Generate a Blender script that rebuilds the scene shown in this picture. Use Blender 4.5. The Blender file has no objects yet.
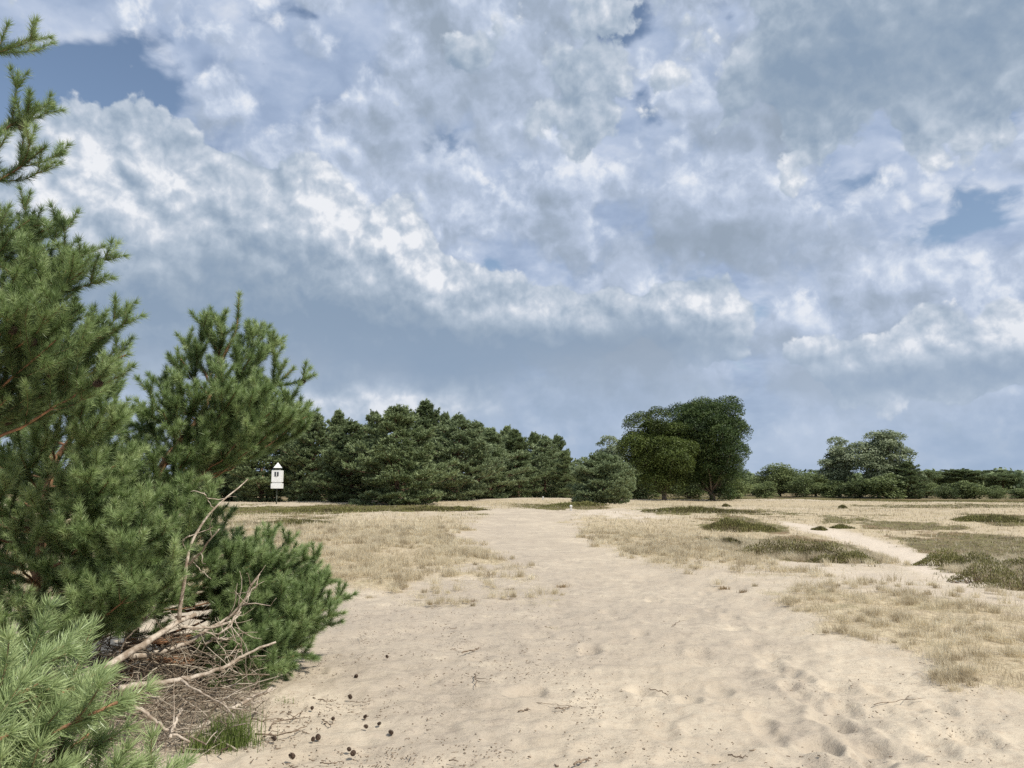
import bpy, math, random
import numpy as np
from mathutils import Vector, Matrix
random.seed(7)
RNG = np.random.default_rng(7)
R = math.radians
scene = bpy.context.scene
COL = scene.collection

# ------------------------------------------------------------------ camera
F_PX = 780.0
CAM_H = 1.62
PITCH = math.atan((488 - 384) / F_PX)
cam_data = bpy.data.cameras.new('camera')
cam_data.sensor_fit = 'HORIZONTAL'
cam_data.sensor_width = 36
cam_data.lens = 36 * F_PX / 1024
cam_data.clip_start = 0.05
cam_data.clip_end = 8000
cam = bpy.data.objects.new('camera', cam_data)
COL.objects.link(cam)
cam.location = (0, 0, CAM_H)
cam.rotation_euler = (R(90) + PITCH, 0, 0)
scene.camera = cam
CAM = np.array([0, 0, CAM_H])
FWD = np.array([0, math.cos(PITCH), math.sin(PITCH)])
UP = np.array([0, -math.sin(PITCH), math.cos(PITCH)])


def pdir(px, py):
    d = FWD + np.array([(px - 512) / F_PX, 0, 0]) + UP * ((384 - py) / F_PX)
    return d


def P(px, py, dep):
    """point at horizontal distance dep (along y) on the ray of a spot in the photo"""
    d = pdir(px, py)
    return CAM + d * (dep / d[1])


# ------------------------------------------------------------------ light
SUN_EL, SUN_AZ = 50.0, 128.0      # azimuth clockwise from the view direction (+Y)
sd = np.array([math.sin(R(SUN_AZ)) * math.cos(R(SUN_EL)), math.cos(R(SUN_AZ)) * math.cos(R(SUN_EL)), math.sin(R(SUN_EL))])
sun_data = bpy.data.lights.new('sun', 'SUN')
sun_data.energy = 4.9
sun_data.angle = R(0.6)
sun_data.color = (1.0, 0.95, 0.86)
sun = bpy.data.objects.new('sun', sun_data)
COL.objects.link(sun)
sun.rotation_euler = Vector(-sd).to_track_quat('-Z', 'Y').to_euler()
sun.location = (0, 0, 30)

scene.view_settings.view_transform = 'Standard'
scene.view_settings.look = 'None'
scene.view_settings.exposure = 0.0
scene.view_settings.gamma = 1.0
scene.view_settings.use_curve_mapping = False
cy = scene.cycles
cy.max_bounces = 5
cy.diffuse_bounces = 3
cy.glossy_bounces = 2
cy.transmission_bounces = 3
cy.transparent_max_bounces = 4
cy.caustics_reflective = False
cy.caustics_refractive = False
cy.use_denoising = False
cy.use_adaptive_sampling = True
cy.adaptive_threshold = 0.012
cy.sample_clamp_indirect = 4


class NT:
    """small helper round a node tree"""
    def __init__(s, tree):
        s.t = tree
        s.n = tree.nodes
        s.l = tree.links

    def put(s, sock, v):
        if hasattr(v, 'is_linked') or hasattr(v, 'links'):
            s.l.new(v, sock)
        elif v is not None:
            sock.default_value = v

    def m(s, op, a, b=None, c=None, clamp=False):
        n = s.n.new('ShaderNodeMath')
        n.operation = op
        n.use_clamp = clamp
        s.put(n.inputs[0], a)
        if b is not None:
            s.put(n.inputs[1], b)
        if c is not None:
            s.put(n.inputs[2], c)
        return n.outputs[0]

    def v(s, op, a, b=None, scale=None):
        n = s.n.new('ShaderNodeVectorMath')
        n.operation = op
        s.put(n.inputs[0], a)
        if b is not None:
            s.put(n.inputs[1], b)
        if scale is not None:
            s.put(n.inputs['Scale'], scale)
        return n.outputs['Value'] if op in ('DOT_PRODUCT', 'LENGTH', 'DISTANCE') else n.outputs[0]

    def xyz(s, x, y, z):
        n = s.n.new('ShaderNodeCombineXYZ')
        s.put(n.inputs[0], x); s.put(n.inputs[1], y); s.put(n.inputs[2], z)
        return n.outputs[0]

    def sep(s, v):
        n = s.n.new('ShaderNodeSeparateXYZ')
        s.put(n.inputs[0], v)
        return n.outputs

    def noise(s, vec, scale, detail=4, rough=0.5, dist=0.0, col=False, lac=2.0):
        n = s.n.new('ShaderNodeTexNoise')
        if vec is not None:
            s.put(n.inputs['Vector'], vec)
        n.inputs['Scale'].default_value = scale
        n.inputs['Detail'].default_value = detail
        n.inputs['Roughness'].default_value = rough
        n.inputs['Lacunarity'].default_value = lac
        n.inputs['Distortion'].default_value = dist
        return n.outputs['Color'] if col else n.outputs[0]

    def ss(s, x, lo, hi, a=0.0, b=1.0, mode='SMOOTHSTEP'):
        n = s.n.new('ShaderNodeMapRange')
        n.interpolation_type = mode
        s.put(n.inputs[0], x)
        n.inputs[1].default_value = lo; n.inputs[2].default_value = hi
        n.inputs[3].default_value = a; n.inputs[4].default_value = b
        return n.outputs[0]

    def mix(s, f, a, b, mode='MIX'):
        n = s.n.new('ShaderNodeMix')
        n.data_type = 'RGBA'
        n.blend_type = mode
        s.put(n.inputs[0], f)
        s.put(n.inputs[6], a if not isinstance(a, tuple) else (*a[:3], 1))
        s.put(n.inputs[7], b if not isinstance(b, tuple) else (*b[:3], 1))
        return n.outputs[2]


def srgb(r, g, b, k=1.0):
    f = lambda c: (c / 255 / 12.92 if c / 255 <= 0.04045 else ((c / 255 + 0.055) / 1.055) ** 2.4) * k
    return (f(r), f(g), f(b))


# ------------------------------------------------------------------ sky with clouds, all in world directions
SKY_STRENGTH = 0.1
world = bpy.data.worlds.new('World')
scene.world = world
world.use_nodes = True
W = NT(world.node_tree)
W.n.clear()
tc = W.n.new('ShaderNodeTexCoord')
D = W.v('NORMALIZE', tc.outputs['Generated'])
dx, dy, dz = W.sep(D)
sky = W.n.new('ShaderNodeTexSky')
sky.sky_type = 'NISHITA'
sky.sun_disc = False
sky.sun_elevation = R(SUN_EL)
sky.sun_rotation = R(SUN_AZ)
sky.altitude = 20
sky.air_density = 1.0
sky.dust_density = 0.6
sky.ozone_density = 1.6

KS = 1 / SKY_STRENGTH          # cloud colours are written as seen at exposure 0


def blob(px, py, sx, sy, rot=0.0, w=1.0, vec=None):
    """soft elliptical lump of sky centred on a direction; sizes as angles"""
    c = pdir(px, py); c = c / np.linalg.norm(c)
    t1 = np.cross(c, [0, 0, 1]); t1 /= np.linalg.norm(t1)
    t2 = np.cross(t1, c)
    a = R(rot)
    u = t1 * math.cos(a) + t2 * math.sin(a)
    v = -t1 * math.sin(a) + t2 * math.cos(a)
    n = W.n.new('ShaderNodeMapping')
    n.vector_type = 'TEXTURE'
    W.put(n.inputs['Vector'], D if vec is None else vec)
    n.inputs['Location'].default_value = tuple(c)
    wv = np.cross(u, v)
    n.inputs['Rotation'].default_value = Matrix(((u[0], v[0], wv[0]), (u[1], v[1], wv[1]), (u[2], v[2], wv[2]))).to_euler()
    n.inputs['Scale'].default_value = (2.6 * sx / F_PX, 2.6 * sy / F_PX, 0.6)
    g = W.n.new('ShaderNodeTexGradient')
    g.gradient_type = 'QUADRATIC_SPHERE'
    W.l.new(n.outputs[0], g.inputs[0])
    return (g.outputs['Fac'], w)


def addall(ls):
    r = 0.0
    for x, w in ls:
        r = W.m('MULTIPLY_ADD', x, w, r)
    return r


# domain warp so that every lump gets a ragged outline
wn = W.noise(D, 3.2, 5, 0.55, col=True)
warp = W.v('SCALE', W.v('SUBTRACT', wn, (0.5, 0.5, 0.5)), scale=0.06)
wn2 = W.noise(D, 17.0, 3, 0.55, col=True)
warp2 = W.v('SCALE', W.v('SUBTRACT', wn2, (0.5, 0.5, 0.5)), scale=0.030)
DW = W.v('ADD', W.v('ADD', D, warp), warp2)
# flat cloud-deck coordinates: further clouds get smaller and flatter
zz = W.m('ADD', W.m('MAXIMUM', dz, 0.0), 0.40)
Q = W.v('SCALE', W.xyz(dx, dy, W.m('MULTIPLY', dz, 1.1)), scale=W.m('DIVIDE', 1.0, zz))
sun_t = np.array([0.50, 0.0, 0.87]); sun_t /= np.linalg.norm(sun_t)


def puffs(vec, scale, detail=3, rough=0.5):
    n = W.n.new('ShaderNodeTexVoronoi')
    n.feature = 'F1'
    n.inputs['Scale'].default_value = scale
    n.inputs['Detail'].default_value = detail
    n.inputs['Roughness'].default_value = rough
    n.normalize = True
    W.put(n.inputs['Vector'], vec)
    return W.m('SUBTRACT', 1.0, n.outputs['Distance'])


def billow(vec, scale, pw, rough=0.55):
    return W.m('MULTIPLY_ADD', W.m('SUBTRACT', puffs(vec, scale * 2.4), 0.66), pw, W.noise(vec, scale, 7, rough))


def bank(vec, scale, delta, pw=0.45, rough=0.55):
    """billowing density and how fast it thins out towards the sun"""
    v = W.v('ADD', vec, W.v('SCALE', W.v('SUBTRACT', wn2, (0.5, 0.5, 0.5)), scale=0.12 / scale))
    a = billow(v, scale, pw, rough)
    b = billow(W.v('ADD', v, tuple(sun_t * delta)), scale, pw, rough)
    return a, W.m('SUBTRACT', a, b)


def tone_ramp(x, stops):
    r = W.n.new('ShaderNodeValToRGB')
    W.put(r.inputs[0], x)
    e = r.color_ramp.elements
    e[0].position = stops[0][0]; e[0].color = (*srgb(*stops[0][1]), 1)
    e[1].position = stops[-1][0]; e[1].color = (*srgb(*stops[-1][1]), 1)
    for p_, c_ in stops[1:-1]:
        q = e.new(p_); q.color = (*srgb(*c_), 1)
    return r.outputs[0]


holes = addall([
    blob(92, 86, 50, 22, 12, 0.50, DW), blob(20, 60, 50, 26, 0, 0.20, DW), blob(315, 15, 30, 12, 0, 0.20, DW), blob(240, 15, 60, 10, -10, 0.12, DW),
    blob(985, 222, 60, 15, -4, 0.26, DW), blob(925, 134, 36, 12, 0, 0.26, DW), blob(985, 110, 40, 14, 0, 0.16, DW), blob(1000, 190, 60, 12, 0, 0.12, DW),
    blob(612, 22, 30, 24, 0, 0.24, DW), blob(640, 90, 24, 14, 0, 0.22, DW), blob(655, 120, 22, 14, 0, 0.15, DW),
    blob(490, 262, 34, 16, -30, 0.13, DW), blob(265, 60, 20, 14, 0, 0.20, DW), blob(730, 10, 18, 14, 0, 0.20, DW), blob(330, 88, 14, 10, 0, 0.18, DW), blob(460, 170, 24, 14, 0, 0.08, DW), blob(560, 60, 26, 14, 0, 0.10, DW), blob(830, 130, 24, 10, 0, 0.16, DW),
    blob(180, 45, 60, 16, 0, 0.10, DW)])
# thick dark decks (negative) and open bright stretches (positive)
tone = addall([
    blob(890, 45, 200, 75, -6, -0.34, DW), blob(760, 95, 70, 30, 0, -0.20, DW), blob(960, 60, 140, 60, 0, -0.15, DW),
    blob(700, 240, 120, 34, 0, -0.45, DW), blob(770, 268, 80, 22, 0, -0.18, DW),
    blob(490, 95, 60, 42, 20, -0.22, DW), blob(400, 150, 70, 30, 0, -0.14, DW),
    blob(300, 318, 330, 34, -3, -0.42, DW), blob(400, 362, 180, 30, 0, -0.36, DW), blob(120, 310, 160, 40, 0, -0.12, DW),
    blob(560, 352, 160, 22, 0, -0.22, DW), blob(800, 395, 330, 20, 0, -0.10, DW),
    blob(880, 386, 140, 14, 0, -0.40, DW), blob(130, 385, 300, 40, 0, -0.32, DW), blob(660, 345, 120, 14, 0, -0.30, DW), blob(255, 195, 60, 40, -30, -0.16, DW), blob(210, 262, 110, 26, -12, -0.22, DW),
    blob(690, 60, 60, 32, 25, 0.20, DW), blob(690, 150, 120, 40, 0, 0.12, DW), blob(860, 175, 120, 26, 0, 0.16, DW),
    blob(150, 30, 90, 16, 8, 0.10, DW), blob(930, 180, 120, 18, 0, 0.12, DW)])
calm = W.m('MULTIPLY_ADD', tone, 1.5, 1.0, clamp=True)       # thick decks show little relief

# 1 high broken layer
a1, r1 = bank(Q, 3.4, 0.030, 0.5, 0.56)
d1 = W.m('SUBTRACT', a1, holes)
al1 = W.ss(d1, 0.30, 0.42)
s1 = W.m('ADD', W.m('MULTIPLY', r1, 3.2), W.m('MULTIPLY', W.m('SUBTRACT', 0.52, d1), 0.9))
s1 = W.m('ADD', W.m('ADD', s1, W.m('MULTIPLY', tone, 0.5)), 0.50, clamp=True)
col1 = tone_ramp(s1, ((0.0, (143, 162, 192)), (0.35, (166, 183, 210)), (0.65, (190, 203, 225)), (1.0, (226, 231, 240))))

# 2 puffy broken cumulus in front of it
a2, r2 = bank(D, 5.6, 0.018, 0.60, 0.60)
d2 = W.m('ADD', W.m('SUBTRACT', a2, W.m('MULTIPLY', holes, 1.05)), W.m('MULTIPLY', W.m('ABSOLUTE', tone), 0.25))
al2 = W.ss(d2, 0.405, 0.52)
s2 = W.m('ADD', W.m('MULTIPLY', W.m('MULTIPLY', r2, 4.6), W.m('MULTIPLY_ADD', calm, 0.8, 0.2)), W.m('MULTIPLY', W.m('MAXIMUM', W.m('SUBTRACT', d2, 0.54), 0.0), -1.5))
s2 = W.m('ADD', W.m('ADD', s2, tone), 0.62, clamp=True)
col2 = tone_ramp(s2, ((0.0, (150, 164, 180)), (0.3, (165, 179, 198)), (0.6, (186, 199, 220)), (0.8, (208, 218, 234)), (1.0, (234, 238, 245))))

# 3 the big lower cloud bodies with hard sunny edges
body = addall([
    blob(100, 195, 70, 62, -20, 1.0, DW), blob(30, 230, 80, 80, 0, 0.9, DW), blob(190, 225, 80, 50, -15, 0.9, DW), blob(300, 250, 110, 62, -25, 1.0, DW),
    blob(385, 285, 80, 42, -35, 0.9, DW), blob(440, 322, 60, 36, -20, 0.7, DW), blob(540, 312, 44, 24, 0, 0.5, DW), blob(240, 330, 380, 60, 0, 0.9, DW),
    blob(682, 318, 92, 26, -3, 1.05, DW),
    blob(880, 40, 210, 85, -6, 1.2, DW),
    blob(400, 404, 96, 18, -3, 0.9, DW), blob(330, 407, 50, 14, 0, 0.6, DW), blob(845, 366, 40, 17, -5, 0.85, DW), blob(936, 356, 36, 28, 0, 1.15, DW), blob(778, 320, 22, 60, 0, -0.4, DW), blob(888, 335, 16, 24, 0, -0.5, DW), blob(981, 330, 16, 30, 0, -0.5, DW),
    blob(1015, 350, 34, 34, 0, 1.0, DW), blob(985, 388, 100, 12, 0, 0.4, DW)])
a3, r3 = bank(W.v('ADD', D, (0.37, 0.2, 0.1)), 7.0, 0.013, 0.6, 0.58)
d3 = W.m('ADD', body, W.m('MULTIPLY', W.m('SUBTRACT', a3, 0.5), 1.9))
lowm = W.ss(dz, 0.13, 0.24, 1.0, 0.0)
rightm = W.m('MULTIPLY', lowm, W.ss(dx, 0.18, 0.30, 1.0, 0.0))
al3 = W.m('ADD', W.m('MULTIPLY', W.ss(d3, 0.44, 0.54), W.m('SUBTRACT', 1.0, rightm)), W.m('MULTIPLY', W.ss(d3, 0.20, 1.3), rightm))
rim = addall([
    blob(98, 162, 50, 30, -25, 0.55, DW), blob(140, 205, 50, 38, -50, 0.30, DW), blob(50, 200, 50, 44, 0, 0.22, DW), blob(190, 175, 34, 22, -40, 0.28, DW),
    blob(330, 205, 56, 26, -28, 0.34, DW), blob(378, 235, 66, 20, -38, 0.52, DW), blob(432, 280, 50, 18, -50, 0.52, DW), blob(265, 222, 54, 22, -10, 0.24, DW),
    blob(520, 300, 44, 16, -10, 0.36, DW), blob(670, 308, 74, 20, 2, 0.55, DW), blob(735, 322, 50, 18, -8, 0.34, DW),
    blob(845, 354, 40, 14, -10, 0.34, DW), blob(938, 342, 40, 18, 0, 0.50, DW), blob(1015, 330, 24, 20, 0, 0.38, DW),
    blob(380, 394, 90, 14, 2, 0.62, DW), blob(440, 404, 60, 12, -8, 0.40, DW), blob(330, 402, 50, 12, 0, 0.35, DW)])
edge = W.m('SUBTRACT', 1.0, W.ss(d3, 0.50, 0.95))
s3 = W.m('ADD', W.m('MULTIPLY', W.m('MULTIPLY', r3, 3.9), W.m('MULTIPLY_ADD', calm, 0.8, 0.2)), W.m('MULTIPLY', rim, W.m('MULTIPLY_ADD', W.m('SUBTRACT', a3, 0.5), 2.6, 0.52)))
s3 = W.m('ADD', W.m('ADD', s3, W.m('MULTIPLY', tone, 0.9)), W.m('MULTIPLY', edge, 0.05))
s3 = W.m('ADD', s3, 0.50, clamp=True)
col3 = tone_ramp(s3, ((0.0, (138, 158, 181)), (0.25, (154, 171, 190)), (0.5, (176, 190, 206)), (0.75, (202, 211, 223)), (1.0, (240, 242, 246))))

skyblue = W.v('MULTIPLY', sky.outputs[0], (1.45, 1.34, 1.24))
c0 = W.mix(W.m('MULTIPLY', al1, 0.95), skyblue, W.v('SCALE', col1, scale=KS))
c0 = W.mix(W.m('MULTIPLY', al2, 0.90), c0, W.v('SCALE', col2, scale=KS))
c1 = W.mix(W.m('MULTIPLY', al3, 0.95), c0, W.v('SCALE', col3, scale=KS))
# thick pale air low over the land
low = W.ss(dz, 0.0, 0.24, 1.0, 0.0)
veil = W.ss(W.noise(Q, 2.0, 5, 0.55), 0.35, 0.65)
vc = W.v('SCALE', W.mix(veil, srgb(157, 177, 203), srgb(183, 198, 219)), scale=KS)
c2 = W.mix(W.m('MULTIPLY', low, 0.95), c1, vc)
c2 = W.mix(W.m('MULTIPLY', W.m('MULTIPLY', al3, low), W.m('MULTIPLY_ADD', rim, 0.6, 0.55, clamp=True)), c2, W.v('SCALE', col3, scale=KS))
bg = W.n.new('ShaderNodeBackground')
W.put(bg.inputs['Color'], c2)
bg.inputs['Strength'].default_value = SKY_STRENGTH
wo = W.n.new('ShaderNodeOutputWorld')
W.l.new(bg.outputs[0], wo.inputs[0])
world.cycles.sampling_method = 'MANUAL'
world.cycles.sample_map_resolution = 256

# ------------------------------------------------------------------ numpy noise and mesh helpers
def _hash(ix, iy, seed):
    h = (ix.astype(np.int64) * 374761393 + iy.astype(np.int64) * 668265263 + seed * 1442695041) & 0xFFFFFFFF
    h = ((h ^ (h >> 13)) * 1274126177) & 0xFFFFFFFF
    h = h ^ (h >> 16)
    return (h & 0xFFFF) / 65535.0


def vnoise(x, y, seed=0):
    ix, iy = np.floor(x), np.floor(y)
    fx, fy = x - ix, y - iy
    fx = fx * fx * fx * (fx * (fx * 6 - 15) + 10)
    fy = fy * fy * fy * (fy * (fy * 6 - 15) + 10)
    a, b = _hash(ix, iy, seed), _hash(ix + 1, iy, seed)
    c, d = _hash(ix, iy + 1, seed), _hash(ix + 1, iy + 1, seed)
    return (a + (b - a) * fx) + ((c + (d - c) * fx) - (a + (b - a) * fx)) * fy


def fbm(x, y, oct=4, seed=0, g=0.5):
    s, a, t = 0.0, 1.0, 0.0
    for i in range(oct):
        s = s + a * vnoise(x * 2 ** i + 17.3 * i, y * 2 ** i - 9.1 * i, seed + i)
        t += a
        a *= g
    return s / t


def sstep(x, lo, hi):
    t = np.clip((x - lo) / (hi - lo), 0, 1)
    return t * t * (3 - 2 * t)


def make_mesh(name, V, faces, mats, midx=None, attrs=None, smooth=False):
    """V (n,3); faces: list of int arrays (m,3) or (m,4)"""
    me = bpy.data.meshes.new(name)
    V = np.asarray(V, dtype=np.float32)
    me.vertices.add(len(V))
    me.vertices.foreach_set('co', V.ravel())
    loops = np.concatenate([f.ravel() for f in faces]).astype(np.int32)
    counts = np.concatenate([np.full(len(f), f.shape[1]) for f in faces]).astype(np.int32)
    starts = np.concatenate([[0], np.cumsum(counts)[:-1]]).astype(np.int32)
    me.loops.add(len(loops))
    me.loops.foreach_set('vertex_index', loops)
    me.polygons.add(len(counts))
    me.polygons.foreach_set('loop_start', starts)
    me.polygons.foreach_set('loop_total', counts)
    if midx is not None:
        me.polygons.foreach_set('material_index', np.asarray(midx, dtype=np.int32))
    if smooth:
        me.polygons.foreach_set('use_smooth', np.ones(len(counts), dtype=bool))
    for k, v in (attrs or {}).items():
        if v.ndim == 1:
            at = me.attributes.new(k, 'FLOAT', 'POINT')
            at.data.foreach_set('value', v.astype(np.float32))
        else:
            at = me.attributes.new(k, 'FLOAT_COLOR', 'POINT')
            at.data.foreach_set('color', v.astype(np.float32).ravel())
    me.update(calc_edges=True)
    for m_ in (mats if isinstance(mats, (list, tuple)) else [mats]):
        me.materials.append(m_)
    return me


def link(name, data, parent=None, loc=None):
    o = bpy.data.objects.new(name, data)
    COL.objects.link(o)
    if loc is not None:
        o.location = tuple(loc)
    if parent is not None:
        o.parent = parent
    return o


def tag(o, label=None, cat=None, group=None, kind=None):
    if label: o['label'] = label
    if cat: o['category'] = cat
    if group: o['group'] = group
    if kind: o['kind'] = kind
    return o


class Geo:
    """collects vertices and faces of one mesh"""
    def __init__(s):
        s.V, s.T, s.Q, s.A, s.n = [], [], [], [], 0

    def add(s, V, T=None, Q=None, a=None):
        V = np.asarray(V, float).reshape(-1, 3)
        if T is not None: s.T.append(np.asarray(T) + s.n)
        if Q is not None: s.Q.append(np.asarray(Q) + s.n)
        s.V.append(V)
        s.A.append(np.full(len(V), 0.5) if a is None else (np.full(len(V), a) if np.isscalar(a) else a))
        s.n += len(V)

    def tris(s, T3, a=None):
        """T3 (n,3,3) loose triangles, a (n,) one value each"""
        n = len(T3)
        s.add(T3.reshape(-1, 3), T=np.arange(3 * n).reshape(-1, 3), a=None if a is None else np.repeat(a, 3))

    def quads(s, Q4, a=None):
        n = len(Q4)
        s.add(Q4.reshape(-1, 3), Q=np.arange(4 * n).reshape(-1, 4), a=None if a is None else np.repeat(a, 4))

    def tube(s, pts, rad, k=6, a=None, cap=True):
        pts = np.asarray(pts, float)
        rad = np.broadcast_to(np.asarray(rad, float), (len(pts),))
        t = np.gradient(pts, axis=0)
        t /= np.linalg.norm(t, axis=1, keepdims=True) + 1e-9
        ref = np.array([0.31, 0.17, 0.93]) if abs(t[:, 2]).mean() < 0.8 else np.array([0.93, 0.31, 0.1])
        u = np.cross(t, ref); u /= np.linalg.norm(u, axis=1, keepdims=True) + 1e-9
        w = np.cross(t, u)
        ang = np.arange(k) * 2 * math.pi / k
        ring = pts[:, None] + rad[:, None, None] * (u[:, None] * np.cos(ang)[None, :, None] + w[:, None] * np.sin(ang)[None, :, None])
        n = len(pts)
        i, j = np.meshgrid(np.arange(n - 1), np.arange(k), indexing='ij')
        q = np.stack([i * k + j, i * k + (j + 1) % k, (i + 1) * k + (j + 1) % k, (i + 1) * k + j], -1).reshape(-1, 4)
        V = ring.reshape(-1, 3)
        T = None
        if cap:
            V = np.vstack([V, pts[0], pts[-1]])
            c0, c1 = n * k, n * k + 1
            jj = np.arange(k)
            T = np.vstack([np.stack([np.full(k, c0), (jj + 1) % k, jj], -1),
                           np.stack([np.full(k, c1), (n - 1) * k + jj, (n - 1) * k + (jj + 1) % k], -1)])
        s.add(V, T=T, Q=q, a=a)

    def mesh(s, name, mats, smooth=False):
        f = []
        if s.Q: f.append(np.concatenate(s.Q))
        if s.T: f.append(np.concatenate(s.T))
        return make_mesh(name, np.concatenate(s.V), f, mats, attrs={'tint': np.concatenate(s.A)}, smooth=smooth)


# ------------------------------------------------------------------ materials
def new_mat(name):
    m = bpy.data.materials.new(name)
    m.use_nodes = True
    t = NT(m.node_tree)
    b = t.n['Principled BSDF']
    return m, t, b


def attr(t, name, out='Fac'):
    n = t.n.new('ShaderNodeAttribute')
    n.attribute_name = name
    return n.outputs[out]


def leaf_mat(name, dark, mid, light, rough=0.55, trans=0.25, nscale=0.8, spec=0.3):
    m, t, b = new_mat(name)
    g = t.n.new('ShaderNodeNewGeometry')
    oi = t.n.new('ShaderNodeObjectInfo')
    tint = attr(t, 'tint')
    nz = t.noise(g.outputs['Position'], nscale, 3, 0.6)
    f = t.m('ADD', t.m('MULTIPLY', tint, 0.75), t.m('MULTIPLY', t.m('SUBTRACT', nz, 0.5), 0.7))
    f = t.m('ADD', f, t.m('MULTIPLY', t.m('SUBTRACT', oi.outputs['Random'], 0.5), 0.25))
    c = t.mix(t.ss(f, 0.0, 0.5), dark, mid)
    c = t.mix(t.ss(f, 0.45, 1.0), c, light)
    t.put(b.inputs['Base Color'], c)
    b.inputs['Roughness'].default_value = rough
    b.inputs['Specular IOR Level'].default_value = spec
    tr = t.n.new('ShaderNodeBsdfTranslucent')
    t.put(tr.inputs[0], c)
    ms = t.n.new('ShaderNodeMixShader')
    ms.inputs[0].default_value = trans
    t.l.new(b.outputs[0], ms.inputs[1]); t.l.new(tr.outputs[0], ms.inputs[2])
    t.l.new(ms.outputs[0], t.n['Material Output'].inputs[0])
    return m


def bark_mat(name, a, bcol, c=None, scale=12, rough=0.85):
    m, t, b = new_mat(name)
    g = t.n.new('ShaderNodeNewGeometry')
    n1 = t.noise(g.outputs['Position'], scale, 5, 0.65)
    n2 = t.noise(g.outputs['Position'], scale * 5, 3, 0.6)
    col = t.mix(t.ss(n1, 0.38, 0.62), a, bcol)
    if c: col = t.mix(t.ss(attr(t, 'tint'), 0.4, 0.9), col, c)
    col = t.mix(t.ss(n2, 0.5, 0.75, 0, 0.5), col, tuple(x * 0.45 for x in a))
    t.put(b.inputs['Base Color'], col)
    b.inputs['Roughness'].default_value = rough
    bp = t.n.new('ShaderNodeBump')
    bp.inputs['Strength'].default_value = 0.5
    bp.inputs['Distance'].default_value = 0.01
    t.put(bp.inputs['Height'], t.m('ADD', n1, n2))
    t.l.new(bp.outputs[0], b.inputs['Normal'])
    return m


# ------------------------------------------------------------------ terrain
def height(x, y):
    x = np.asarray(x, float); y = np.asarray(y, float)
    r = np.hypot(x, y)
    far = sstep(r, 12, 45)
    h = (fbm(x / 26, y / 26, 3, 11) - 0.5) * 0.9 * far
    h = h + (fbm(x / 6, y / 6, 3, 21) - 0.5) * 0.22 * sstep(r, 5, 20) * (1 - 0.5 * sstep(r, 80, 200))
    # hollow beyond the sandy ridge on the right
    h = h - 0.55 * np.exp(-(((x - 15) / 9.5) ** 2 + ((y - 27) / 9.5) ** 2))
    # low sandy crest in front of the wood
    h = h + 0.55 * np.exp(-(((x + 1) / 16) ** 2 + ((y - 88) / 12) ** 2))
    h = h + 0.10 * np.exp(-(((x - 5.8) / 3.2) ** 2 + ((y - 11.5) / 3.0) ** 2))
    return h * sstep(r, 1.0, 9.0)


H0 = float(height(0.0, 0.0))


def to_px(x, y, z):
    """where a world point shows in the photo (used to lay out the vegetation zones)"""
    p = np.stack([x, y, z - CAM_H], -1)
    d = p @ FWD
    ok = d > 0.3
    dd = np.where(ok, d, 1.0)
    px = 512 + F_PX * p[..., 0] / dd
    py = 384 - F_PX * (p @ UP) / dd
    return px, py, ok


def ground(px, py, lo=2.0, hi=400.0):
    """point where the ray of a photo spot meets the terrain"""
    d = pdir(px, py); d = d / math.hypot(d[0], d[1])
    t = np.geomspace(lo, hi, 6000)
    z = CAM_H + d[2] * t
    below = z <= height(d[0] * t, d[1] * t)
    i = int(np.argmax(below)) if below.any() else len(t) - 1
    return np.array([d[0] * t[i], d[1] * t[i], float(height(d[0] * t[i], d[1] * t[i]))])


def poly_mask(px, py, poly, soft=6.0):
    """1 inside, falling to 0 over soft pixels outside"""
    P_ = np.asarray(poly, float)
    inside = np.zeros(px.shape, bool)
    dist = np.full(px.shape, 1e9)
    n = len(P_)
    for i in range(n):
        a, b = P_[i], P_[(i + 1) % n]
        cond = ((a[1] > py) != (b[1] > py))
        with np.errstate(divide='ignore', invalid='ignore'):
            xi = (b[0] - a[0]) * (py - a[1]) / (b[1] - a[1] + 1e-12) + a[0]
        inside ^= cond & (px < xi)
        ab = b - a
        t = np.clip(((px - a[0]) * ab[0] + (py - a[1]) * ab[1]) / (ab @ ab + 1e-9), 0, 1)
        dist = np.minimum(dist, np.hypot(px - a[0] - t * ab[0], (py - a[1] - t * ab[1]) * 2.0))
    sd_ = np.where(inside, dist, -dist)
    return np.clip(sd_ / soft * 0.5 + 0.5, 0, 1)


GRASS = [  # outline in the photo, softness, strength
    ([(-400, 512), (250, 511), (330, 513), (430, 513), (486, 516), (470, 528), (452, 540), (500, 556), (528, 572), (470, 576), (420, 574), (380, 580), (330, 590), (290, 600), (-400, 640)], 14, 0.95),
    ([(585, 512), (700, 514), (765, 528), (790, 560), (750, 568), (690, 560), (650, 560), (600, 545), (575, 528)], 12, 0.95),
    ([(745, 588), (800, 594), (850, 590), (930, 594), (1040, 612), (1400, 650), (1400, 740), (1030, 700), (960, 690), (935, 664), (880, 648), (830, 636), (790, 612)], 16, 0.95),
    ([(640, 507), (2000, 500), (2000, 585), (1100, 590), (1000, 585), (935, 575), (880, 566), (800, 560), (700, 560)], 8, 0.85),
    ([(700, 556), (850, 566), (1030, 590), (1500, 610), (1500, 635), (1030, 612), (850, 588), (740, 578)], 14, 0.42),
    ([(430, 500), (560, 498), (1030, 502), (2000, 502), (2000, 512), (560, 508), (430, 508)], 4, 0.9),
    ([(-400, 500), (430, 500), (430, 512), (-400, 512)], 4, 0.5),
    ([(300, 585), (520, 572), (540, 590), (480, 606), (300, 612)], 20, 0.30),
]
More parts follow.
